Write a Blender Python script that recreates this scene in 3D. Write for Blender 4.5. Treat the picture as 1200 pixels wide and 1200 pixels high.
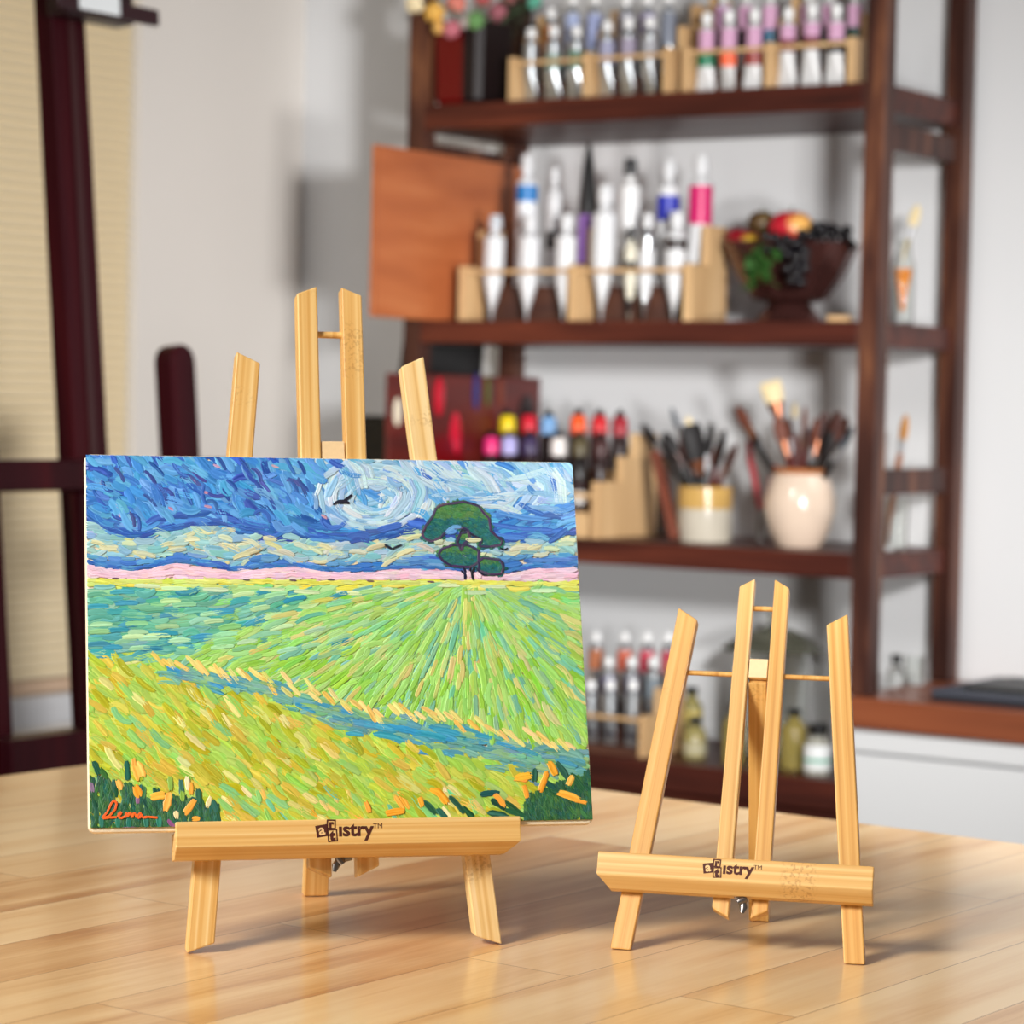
import bpy, bmesh, math, random
import numpy as np
from mathutils import Matrix, Vector
C = bpy.context.scene.collection
for _o in list(bpy.data.objects): bpy.data.objects.remove(_o)
PI = math.pi
R = math.radians
# ------------------------------------------------------------------ camera, light, exposure
FPX, PITCH, ROLL, CAMH = 3129.3, 0.041898, 0.022275, 0.3294
AS = -0.59595                       # direction of bookcase and back wall
BT = 0.92696                        # direction of the table boards
FLOOR = -0.92
def cam_axes():
    c, s = math.cos(PITCH), math.sin(PITCH); cr, sr = math.cos(ROLL), math.sin(ROLL)
    fwd = Vector((0, c, -s)); right = Vector((1, 0, 0)); down = Vector((0, -s, -c))
    return cr*right - sr*down, sr*right + cr*down, fwd
XR, YD, FW = cam_axes()
cam_d = bpy.data.cameras.new('camera'); cam = bpy.data.objects.new('camera', cam_d); C.objects.link(cam)
cam.matrix_world = Matrix(((XR.x, -YD.x, -FW.x, 0), (XR.y, -YD.y, -FW.y, 0), (XR.z, -YD.z, -FW.z, CAMH), (0, 0, 0, 1)))
cam_d.sensor_width = 36; cam_d.lens = FPX/1200*36; cam_d.clip_start = .05
cam_d.dof.use_dof = True; cam_d.dof.focus_distance = 1.58; cam_d.dof.aperture_fstop = 9.5
bpy.context.scene.camera = cam
vs = bpy.context.scene.view_settings
vs.view_transform = 'Standard'; vs.look = 'None'; vs.exposure = 0.0; vs.gamma = 1.0; vs.use_curve_mapping = False
w = bpy.data.worlds.new('world'); bpy.context.scene.world = w; w.use_nodes = True
w.node_tree.nodes['Background'].inputs[0].default_value = (1, .992, .985, 1)
w.node_tree.nodes['Background'].inputs[1].default_value = .15
def area(name, loc, target, size, power, col=(1, 1, 1), spread=180):
    d = bpy.data.lights.new(name, 'AREA'); d.size = size; d.energy = power; d.color = col; d.spread = R(spread)
    o = bpy.data.objects.new(name, d); C.objects.link(o); o.location = loc
    o.rotation_euler = (Vector(target)-Vector(loc)).to_track_quat('-Z', 'Y').to_euler()
    return o
area('key_softbox', (-2.1, -.3, 2.0), (0, 1.55, .08), .9, 17.5, (1, .975, .94), 57)
area('background_softbox', (.56, 1.15, .66), (-.15, 4.3, .42), .2, 11.8, (1, .99, .98), 75)
area('low_fill', (.74, 1.15, .16), (-.08, 4.3, .30), .2, 2.6, (1, .99, .98), 44)  # added fill that lifts the shade under the shelves, not a known lamp
area('left_softbox', (-.75, .45, .34), (-1.0, 3.8, .42), .22, 1.7, (1, .98, .96), 46)
area('room_light', (2.2, 2.2, 1.7), (1.25, 3.85, .2), .6, 3.2, (1, .99, .98), 36)

# ------------------------------------------------------------------ helpers
def lin(c):
    return tuple(((x/255)/12.92 if x/255 <= .04045 else ((x/255+.055)/1.055)**2.4) for x in c)
def col4(c): return lin(c)+(1,)
class NT:
    def __init__(s, m): s.t = m.node_tree; s.n = s.t.nodes; s.b = s.n['Principled BSDF']
    def add(s, t, **k):
        n = s.n.new(t)
        for a, b in k.items(): setattr(n, a, b)
        return n
    def link(s, a, b): s.t.links.new(a, b)
def mat(name, c, rough=.5, metal=0, trans=0, ior=1.45, coat=0, spec=.5, var=0, vscale=20):
    m = bpy.data.materials.new(name); m.use_nodes = True; k = NT(m); b = k.b
    b.inputs['Base Color'].default_value = col4(c); b.inputs['Roughness'].default_value = rough
    b.inputs['Metallic'].default_value = metal; b.inputs['Transmission Weight'].default_value = trans
    b.inputs['IOR'].default_value = ior; b.inputs['Coat Weight'].default_value = coat
    b.inputs['Specular IOR Level'].default_value = spec
    if var:
        tc = k.add('ShaderNodeTexCoord'); no = k.add('ShaderNodeTexNoise'); no.inputs['Scale'].default_value = vscale; no.inputs['Detail'].default_value = 5
        k.link(tc.outputs['Object'], no.inputs['Vector'])
        mx = k.add('ShaderNodeMix', data_type='RGBA'); mx.inputs[6].default_value = col4([max(0, x*(1-var)) for x in c]); mx.inputs[7].default_value = col4([min(255, x*(1+var)) for x in c])
        k.link(no.outputs['Fac'], mx.inputs[0]); k.link(mx.outputs[2], b.inputs['Base Color'])
    return m
def ramp(k, stops):
    r = k.add('ShaderNodeValToRGB'); e = r.color_ramp.elements
    while len(e) < len(stops): e.new(.5)
    for x, (p, c) in zip(e, stops): x.position = p; x.color = col4(c)
    return r
def wood(name, stops, scale=(60, 60, 3), rough=.4, coat=0, spec=.5, speck=None, bump=.05, axis_rand=True, dist=1.5):
    """grain along local Z"""
    m = bpy.data.materials.new(name); m.use_nodes = True; k = NT(m)
    tc = k.add('ShaderNodeTexCoord'); oi = k.add('ShaderNodeObjectInfo')
    va = k.add('ShaderNodeVectorMath', operation='SCALE'); va.inputs[0].default_value = (7, 3, 5); k.link(oi.outputs['Random'], va.inputs['Scale'])
    ad = k.add('ShaderNodeVectorMath', operation='ADD'); k.link(tc.outputs['Object'], ad.inputs[0]); k.link(va.outputs[0], ad.inputs[1])
    mp = k.add('ShaderNodeMapping'); mp.inputs['Scale'].default_value = scale; k.link(ad.outputs[0], mp.inputs['Vector'])
    no = k.add('ShaderNodeTexNoise'); no.inputs['Scale'].default_value = 1; no.inputs['Detail'].default_value = 4; no.inputs['Distortion'].default_value = dist*.2
    k.link(mp.outputs[0], no.inputs['Vector'])
    r = ramp(k, stops); k.link(no.outputs['Fac'], r.inputs[0]); out = r.outputs[0]
    if speck:
        mp2 = k.add('ShaderNodeMapping'); mp2.inputs['Scale'].default_value = (6, 6, 26); k.link(ad.outputs[0], mp2.inputs['Vector'])
        n2 = k.add('ShaderNodeTexNoise'); n2.inputs['Scale'].default_value = 1; n2.inputs['Detail'].default_value = 0; k.link(mp2.outputs[0], n2.inputs['Vector'])
        n3 = k.add('ShaderNodeTexNoise'); n3.inputs['Scale'].default_value = 520; k.link(ad.outputs[0], n3.inputs['Vector'])
        mr = k.add('ShaderNodeMapRange'); mr.inputs[1].default_value = .69; mr.inputs[2].default_value = .76; k.link(n2.outputs['Fac'], mr.inputs[0])
        m3 = k.add('ShaderNodeMapRange'); m3.inputs[1].default_value = .5; m3.inputs[2].default_value = .62; k.link(n3.outputs['Fac'], m3.inputs[0])
        mu = k.add('ShaderNodeMath', operation='MULTIPLY'); k.link(mr.outputs[0], mu.inputs[0]); k.link(m3.outputs[0], mu.inputs[1])
        mu2 = k.add('ShaderNodeMath', operation='MULTIPLY'); mu2.inputs[1].default_value = .38; k.link(mu.outputs[0], mu2.inputs[0])
        mx = k.add('ShaderNodeMix', data_type='RGBA'); k.link(mu2.outputs[0], mx.inputs[0]); k.link(out, mx.inputs[6]); mx.inputs[7].default_value = col4(speck); out = mx.outputs[2]
    k.link(out, k.b.inputs['Base Color'])
    bp = k.add('ShaderNodeBump'); bp.inputs['Strength'].default_value = bump; bp.inputs['Distance'].default_value = .002
    k.link(no.outputs['Fac'], bp.inputs['Height']); k.link(bp.outputs[0], k.b.inputs['Normal'])
    k.b.inputs['Roughness'].default_value = rough; k.b.inputs['Coat Weight'].default_value = coat; k.b.inputs['Specular IOR Level'].default_value = spec
    return m

class MB:
    """collects shapes, builds one mesh"""
    def __init__(s): s.v = []; s.f = []; s.mi = []; s.cur = 0
    def add(s, vs_, fs, M=None):
        o = len(s.v)
        for p in vs_:
            p = Vector(p); s.v.append(tuple(M @ p if M is not None else p))
        for f in fs: s.f.append([i+o for i in f]); s.mi.append(s.cur)
        return s
    def box(s, lo, hi, M=None):
        x0, y0, z0 = lo; x1, y1, z1 = hi
        return s.add([(x0,y0,z0),(x1,y0,z0),(x1,y1,z0),(x0,y1,z0),(x0,y0,z1),(x1,y0,z1),(x1,y1,z1),(x0,y1,z1)],
                     [(0,3,2,1),(4,5,6,7),(0,1,5,4),(1,2,6,5),(2,3,7,6),(3,0,4,7)], M)
    def rings(s, rings, cap0=True, cap1=True, M=None):
        n = len(rings[0]); vs_ = [p for r in rings for p in r]; fs = []
        for i in range(len(rings)-1):
            for j in range(n):
                k = (j+1) % n; fs.append((i*n+j, i*n+k, (i+1)*n+k, (i+1)*n+j))
        if cap0: fs.append(tuple(reversed(range(n))))
        if cap1: fs.append(tuple(range((len(rings)-1)*n, len(rings)*n)))
        return s.add(vs_, fs, M)
    def lathe(s, prof, n=24, M=None, cap0=True, cap1=True, flute=0, nf=0):
        rs = []
        for r, z in prof:
            ring = []
            for j in range(n):
                a = 2*PI*j/n; rr = r*(1+flute*math.cos(nf*a)) if nf else r
                ring.append((rr*math.cos(a), rr*math.sin(a), z))
            rs.append(ring)
        return s.rings(rs, cap0, cap1, M)
    def tube(s, pts, rad, n=8):
        pts = [Vector(p) for p in pts]; rs = []; prev = None
        for i, p in enumerate(pts):
            d = (pts[min(i+1, len(pts)-1)]-pts[max(i-1, 0)]).normalized()
            if prev is None:
                a = Vector((0, 0, 1)) if abs(d.z) < .9 else Vector((1, 0, 0)); x = d.cross(a).normalized()
            else: x = (prev-d*prev.dot(d)).normalized()
            prev = x; y = d.cross(x); r = rad[i] if hasattr(rad, '__len__') else rad
            rx, ry = r if hasattr(r, '__len__') else (r, r)
            rs.append([p+x*rx*math.cos(2*PI*j/n)+y*ry*math.sin(2*PI*j/n) for j in range(n)])
        return s.rings(rs)
    def ball(s, c, r, n=12, m=8, sc=(1, 1, 1)):
        prof = []
        for i in range(m+1):
            t = PI*i/m; prof.append((max(1e-4, r*math.sin(t)), -r*math.cos(t)))
        return s.lathe(prof, n, Matrix.Translation(c) @ Matrix.Diagonal((*sc, 1)))
    def prism(s, poly, d0, d1, to3):
        """extrude a 2D polygon; to3(a,b,d)->xyz"""
        n = len(poly); vs_ = [to3(a, b, d0) for a, b in poly]+[to3(a, b, d1) for a, b in poly]
        fs = [tuple(range(n-1, -1, -1)), tuple(range(n, 2*n))]+[(i, (i+1) % n, n+(i+1) % n, n+i) for i in range(n)]
        return s.add(vs_, fs)
    def mesh(s, name, mats, smooth=False):
        me = bpy.data.meshes.new(name); me.from_pydata(s.v, [], s.f)
        mats = mats if isinstance(mats, (list, tuple)) else [mats]
        for m in mats: me.materials.append(m)
        if len(mats) > 1: me.polygons.foreach_set('material_index', s.mi)
        bm = bmesh.new(); bm.from_mesh(me); bmesh.ops.recalc_face_normals(bm, faces=bm.faces); bm.to_mesh(me); bm.free()
        if smooth:
            me.polygons.foreach_set('use_smooth', [True]*len(me.polygons))
            try: me.set_sharp_from_angle(angle=R(smooth if smooth is not True else 40))
            except Exception: pass
        me.update(); return me
    def build(s, name, mats, parent=None, smooth=False, M=None, bevel=0):
        return link(name, s.mesh(name, mats, smooth), parent, M, bevel)
def link(name, me, parent=None, M=None, bevel=0):
    o = bpy.data.objects.new(name, me); C.objects.link(o)
    if parent: o.parent = parent
    if M is not None: o.matrix_local = M
    if bevel:
        b = o.modifiers.new('bevel', 'BEVEL'); b.width = bevel; b.segments = 2; b.limit_method = 'ANGLE'; b.angle_limit = R(35)
    return o
def tag(o, label, cat, group=None, kind=None):
    o['label'] = label; o['category'] = cat
    if group: o['group'] = group
    if kind: o['kind'] = kind
    return o
def thing(name, label, cat, M, group=None):
    o = bpy.data.objects.new(name, None); C.objects.link(o); o.empty_display_size = .03; o.matrix_world = M
    return tag(o, label, cat, group)
def struct(o): o['kind'] = 'structure'; return o
# room frame: x along the bookcase front (to the right), y into depth, origin at its right front post
def pixray(u, v): return (XR*((u-600)/FPX)+YD*((v-600)/FPX)+FW)
EX = Vector((math.cos(AS), math.sin(AS), 0)); EY = Vector((-math.sin(AS), math.cos(AS), 0)); CP = Vector((0, 0, CAMH))
P0 = CP+pixray(1018, 400)*3.7; P0.z = 0
def at(u, v, yo):
    """where the sight line through photo point (u, v) meets the plane at depth yo: room-frame x, height"""
    r = pixray(u, v); k = (EY.dot(P0-CP)+yo)/EY.dot(r); p = CP+r*k
    return EX.dot(p-P0), p.z
ROOM = Matrix.Translation(P0) @ Matrix.Rotation(AS, 4, 'Z')
def RM(x, y, z, rz=0): return ROOM @ Matrix.Translation((x, y, z)) @ Matrix.Rotation(rz, 4, 'Z')
rnd = random.Random(7)

# ------------------------------------------------------------------ materials
M_wall = mat('white_wall_paint', (222, 223, 224), .75, var=.012, vscale=3)
M_wallL = mat('warm_white_wall_paint', (224, 218, 211), .75, var=.012, vscale=3)
M_floor = wood('dark_floor_boards', [(.3, (38, 24, 18)), (.7, (62, 40, 30))], (3, 40, 40), .4)
M_bam = wood('bamboo', [(.28, (206, 150, 76)), (.42, (224, 174, 99)), (.56, (235, 193, 122)), (.72, (243, 211, 150))], (300, 160, 2.0), .38, coat=.12, speck=(150, 92, 40))
M_bam2 = wood('pale_bamboo', [(.28, (218, 170, 100)), (.45, (234, 194, 126)), (.6, (242, 208, 148)), (.75, (247, 222, 172))], (300, 160, 2.0), .38, coat=.12, speck=(160, 104, 50))
M_dark = wood('dark_stained_wood', [(.25, (38, 20, 17)), (.46, (64, 36, 29)), (.6, (90, 54, 40)), (.74, (132, 86, 58))], (26, 26, 4), .42, spec=.25)
M_darkx = wood('dark_stained_shelf_wood', [(.25, (50, 22, 17)), (.5, (72, 32, 24)), (.75, (104, 50, 34))], (3, 40, 40), .4, spec=.25)
M_mahog = wood('mahogany', [(.2, (26, 3, 7)), (.55, (44, 5, 12)), (.85, (66, 11, 16))], (30, 30, 2), .35, spec=.12)
M_counter = wood('counter_wood', [(.25, (108, 56, 34)), (.55, (134, 72, 44)), (.8, (156, 90, 56))], (3, 40, 40), .35, coat=.1)
M_board = wood('orange_plywood', [(.25, (164, 88, 50)), (.55, (184, 104, 60)), (.8, (196, 120, 74))], (5, 30, 30), .45)
M_rack = wood('tan_rack_wood', [(.25, (188, 148, 104)), (.55, (208, 170, 122)), (.8, (222, 188, 142))], (40, 40, 4), .5)
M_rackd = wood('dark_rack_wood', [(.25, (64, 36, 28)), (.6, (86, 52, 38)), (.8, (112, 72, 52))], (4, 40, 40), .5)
M_white = mat('white_plastic', (238, 238, 238), .35)
M_wlab = mat('white_tube_paint', (214, 214, 214), .3)
M_silver = mat('silver_metal', (196, 200, 204), .28, .85)
M_steel = mat('grey_steel', (130, 124, 120), .3, .9)
M_black = mat('black_plastic', (18, 17, 18), .35)
M_char = mat('black_bristle', (24, 21, 22), .6)
M_glass = mat('clear_glass', (250, 252, 250), .02, trans=1)
M_cab = mat('white_cabinet_paint', (212, 213, 214), .4)
M_blind = mat('beige_blind_fabric', (232, 218, 188), .7)
M_sill = mat('white_sill_paint', (222, 222, 224), .4)

# ------------------------------------------------------------------ the room
WY = .31; WX = -1.257
struct(MB().box((WX-.1, WY, FLOOR), (3.2, WY+.1, 2.2)).build('wall_back', M_wall, M=ROOM))
_b = MB()
WIN0, WIN1, WB, WT = -2.0, -.111, -.148, 2.0     # window opening in the left wall (along depth), bottom, top
_b.box((WX-.1, WIN1, FLOOR), (WX, WY, 2.2)); _b.box((WX-.1, -3.0, FLOOR), (WX, WIN0, 2.2))
_b.box((WX-.1, WIN0, FLOOR), (WX, WIN1, WB)); _b.box((WX-.1, WIN0, WT), (WX, WIN1, 2.2))
struct(_b.build('wall_left', M_wallL, M=ROOM))
struct(MB().box((-4.5, -2.5, FLOOR-.05), (5, 7, FLOOR)).build('floor', M_floor))
_w = struct(MB().box((WX-.095, WIN0+.03, WB+.03), (WX-.09, WIN1-.03, WT-.03)).build('window_1', M_glass, M=ROOM))
_f = MB()
for (y0, y1, z0, z1) in ((WIN0, WIN1, WB, WB+.03), (WIN0, WIN1, WT-.03, WT), (WIN0, WIN0+.03, WB+.03, WT-.03), (WIN1-.03, WIN1, WB+.03, WT-.03)):
    _f.box((WX-.098, y0, z0), (WX-.085, y1, z1))
_f.build('window_frame', M_sill, _w)
struct(MB().box((WX, WIN0, WB-.045), (WX+.012, WIN1+.01, WB)).build('trim_1', M_sill, M=ROOM, bevel=.002))
bl = thing('window_blind', 'beige horizontal slat blind drawn over the left window', 'blind', RM(WX-.02, 0, 0))
_n = 120; _zt = WB+.002; _s = MB()
_pitch = .0163
k = 0
while _zt+_pitch*(k+1) < 1.55:
    z = _zt+.02+_pitch*k
    _s.add([(0, WIN0+.01, z), (0, WIN1-.004, z), (.013, WIN1-.004, z+.005), (.013, WIN0+.01, z+.005), (0, WIN1-.004, z+.0165), (0, WIN0+.01, z+.0165)], [(0, 1, 2, 3), (3, 2, 4, 5)]); k += 1
_s.build('slats', M_blind, bl)
MB().box((-.006, WIN0+.01, _zt), (.008, WIN1-.004, _zt+.02)).build('bottom_rail', mat('blind_rail_beige', (206, 178, 152), .5), bl, bevel=.002)

# ------------------------------------------------------------------ bookcase
ZS = [.780, .449, .125, -.195]; XL, XRT = -.803, .015; PW = .032; D1 = .262; DT = .294
bc = thing('bookcase', 'dark stained open wooden bookcase against the white back wall', 'bookcase', RM(0, 0, 0))
ZC = -.0715
for x, y, zb in ((-.017, 0, ZC+.0005), (-.017, D1, ZC+.0005), (XL, 0, FLOOR), (XL, D1, FLOOR)):
    MB().box((-PW/2, -PW/2, 0), (PW/2, PW/2, 1.35-zb)).build('post', M_dark, bc, M=Matrix.Translation((x+PW/2, y+PW/2, zb)), bevel=.002)
for i, z in enumerate(ZS):
    th = (.037, .034, .035, .042)[i]
    x1 = -.0175 if i < 3 else -.016
    p = [(XL+PW+.0005, 0), (x1, 0), (x1, PW+.001), (.004, PW+.001), (.004, D1-.001), (x1, D1-.001), (x1, DT), (XL+PW+.0005, DT), (XL+PW+.0005, D1-.001), (XL+.006, D1-.001), (XL+.006, PW+.001), (XL+PW+.0005, PW+.001)] if i < 3 else [(XL+PW+.0005, 0), (x1, 0), (x1, DT), (XL+PW+.0005, DT)]
    MB().prism(p, z-th, z, lambda a, b, d: (a, b, d)).build('shelf_board', M_darkx, bc, bevel=.0015)
for zz in (1.13,): MB().box((XL+PW+.0005, 0, zz-.035), (-.0175, DT, zz)).build('shelf_board', M_darkx, bc)
for x in (-.008, XL+.01):
    for z0, z1 in ((.690, .726), (.208, .244)):
        MB().box((-.008, -(D1-PW-.002)/2, 0), (.008, (D1-PW-.002)/2, z1-z0)).build('side_rail', M_dark, bc, M=Matrix.Translation((x+.006, (D1+PW)/2, z0)), bevel=.0015)
MB().box((XL+PW+.001, .02, -.40), (-.016, .04, -.2375)).build('apron', M_darkx, bc)

# ------------------------------------------------------------------ counter to the right
ct = thing('counter_top', 'reddish brown wooden counter top over white cabinet, under bookcase post', 'counter', RM(0, 0, 0))
MB().box((-.0155, -.022, -.1145), (2.2, WY-.002, ZC)).build('top', M_counter, ct, bevel=.003)
cb = thing('base_cabinet', 'white base cabinet under the brown counter, right edge of photo', 'cabinet', RM(0, 0, 0))
MB().box((-.006, -.005, FLOOR+.002), (2.19, WY-.004, -.1155)).build('carcass', M_cab, cb)
for i in range(4):
    x0 = -.002+.55*i
    MB().box((x0, -.019, -.80), (x0+.545, -.0055, -.150)).build('door', M_cab, cb, bevel=.002)
    MB().box((x0, -.019, -.146), (x0+.545, -.0055, -.1185)).build('drawer_front', M_cab, cb, bevel=.002)
# black tray on the counter
_x, _z = at(1090, 818, .04)
tr = thing('cutting_tray', 'flat black tray with grey rim lying on brown counter', 'tray', RM(.10, .055, ZC+.0005))
MB().box((0, -.035, 0), (.62, .19, .009)).build('base', mat('charcoal_tray', (44, 46, 52), .35), tr, bevel=.003)
_b = MB(); _b.box((0, -.035, .0092), (.62, -.027, .016)); _b.box((0, .182, .0092), (.62, .19, .016)); _b.box((0, -.027, .0092), (.008, .182, .016)); _b.box((.612, -.027, .0092), (.62, .182, .016))
_b.build('rim', mat('grey_tray_edge', (70, 74, 84), .3), tr)
MB().box((.03, .0, .0092), (.59, .17, .02)).build('mat', mat('black_mat', (14, 15, 17), .5), tr, bevel=.002)

# ------------------------------------------------------------------ table
tcorner = Vector((-.248, 2.510, 0))
tb = thing('work_table', 'large light butcher-block wooden table carrying both small easels', 'table', Matrix.Translation((tcorner.x, tcorner.y, FLOOR)) @ Matrix.Rotation(BT, 4, 'Z'))
def table_mat():
    m = bpy.data.materials.new('butcher_block'); m.use_nodes = True; k = NT(m)
    tc = k.add('ShaderNodeTexCoord')
    br = k.add('ShaderNodeTexBrick'); br.offset = .37; br.offset_frequency = 2; br.squash = 1
    br.inputs['Color1'].default_value = (0, 0, 0, 1); br.inputs['Color2'].default_value = (1, 1, 1, 1); br.inputs['Mortar'].default_value = (.5, .5, .5, 1)
    br.inputs['Scale'].default_value = 1; br.inputs['Mortar Size'].default_value = .0004; br.inputs['Brick Width'].default_value = .62; br.inputs['Row Height'].default_value = .075; br.inputs['Mortar Smooth'].default_value = .2
    k.link(tc.outputs['Object'], br.inputs['Vector'])
    # offset the grain per board
    sc = k.add('ShaderNodeVectorMath', operation='SCALE'); sc.inputs['Scale'].default_value = 9; k.link(br.outputs['Color'], sc.inputs[0])
    ad = k.add('ShaderNodeVectorMath', operation='ADD'); k.link(tc.outputs['Object'], ad.inputs[0]); k.link(sc.outputs[0], ad.inputs[1])
    mp = k.add('ShaderNodeMapping'); mp.inputs['Scale'].default_value = (3.2, 34, 34); k.link(ad.outputs[0], mp.inputs['Vector'])
    no = k.add('ShaderNodeTexNoise'); no.inputs['Scale'].default_value = 1; no.inputs['Detail'].default_value = 5; no.inputs['Distortion'].default_value = .6; k.link(mp.outputs[0], no.inputs['Vector'])
    mp2 = k.add('ShaderNodeMapping'); mp2.inputs['Scale'].default_value = (14, 420, 100); k.link(ad.outputs[0], mp2.inputs['Vector'])
    n2 = k.add('ShaderNodeTexNoise'); n2.inputs['Scale'].default_value = 1; n2.inputs['Detail'].default_value = 2; k.link(mp2.outputs[0], n2.inputs['Vector'])
    a = k.add('ShaderNodeMath', operation='MULTIPLY'); a.inputs[1].default_value = .34; k.link(br.outputs['Color'], a.inputs[0])
    b = k.add('ShaderNodeMath', operation='MULTIPLY_ADD'); b.inputs[1].default_value = .8; k.link(no.outputs['Fac'], b.inputs[0]); k.link(a.outputs[0], b.inputs[2])
    c = k.add('ShaderNodeMath', operation='MULTIPLY_ADD'); c.inputs[1].default_value = .16; k.link(n2.outputs['Fac'], c.inputs[0]); k.link(b.outputs[0], c.inputs[2])
    r = ramp(k, [(.36, (186, 128, 76)), (.50, (212, 160, 102)), (.64, (230, 186, 130)), (.86, (242, 208, 158))]); k.link(c.outputs[0], r.inputs[0])
    mx = k.add('ShaderNodeMix', data_type='RGBA'); mx.inputs[7].default_value = col4((150, 98, 58)); k.link(br.outputs['Fac'], mx.inputs[0]); k.link(r.outputs[0], mx.inputs[6])
    k.link(mx.outputs[2], k.b.inputs['Base Color'])
    k.b.inputs['Roughness'].default_value = .3; k.b.inputs['Coat Weight'].default_value = .35; k.b.inputs['Coat Roughness'].default_value = .12
    bp = k.add('ShaderNodeBump'); bp.inputs['Strength'].default_value = .06; bp.inputs['Distance'].default_value = .001; k.link(n2.outputs['Fac'], bp.inputs['Height']); k.link(bp.outputs[0], k.b.inputs['Normal'])
    return m
M_table = table_mat(); H = -FLOOR
MB().box((-2.0, -1.5, H-.038), (0, 0, 0+H)).build('table_top', M_table, tb, bevel=.004)
_b = MB()
for lo, hi in (((-1.93, -1.43, H-.14), (-.07, -1.405, H-.0385)), ((-1.93, -.095, H-.14), (-.07, -.07, H-.0385)), ((-1.93, -1.405, H-.14), (-1.905, -.095, H-.0385)), ((-.095, -1.405, H-.14), (-.07, -.095, H-.0385))): _b.box(lo, hi)
_b.build('apron', M_table, tb)
for lx, ly in ((-1.86, -1.36), (-1.86, -.14), (-.14, -1.36), (-.14, -.14)): MB().box((lx-.035, ly-.035, 0.0005), (lx+.035, ly+.035, H-.0385)).build('leg', M_table, tb)

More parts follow.
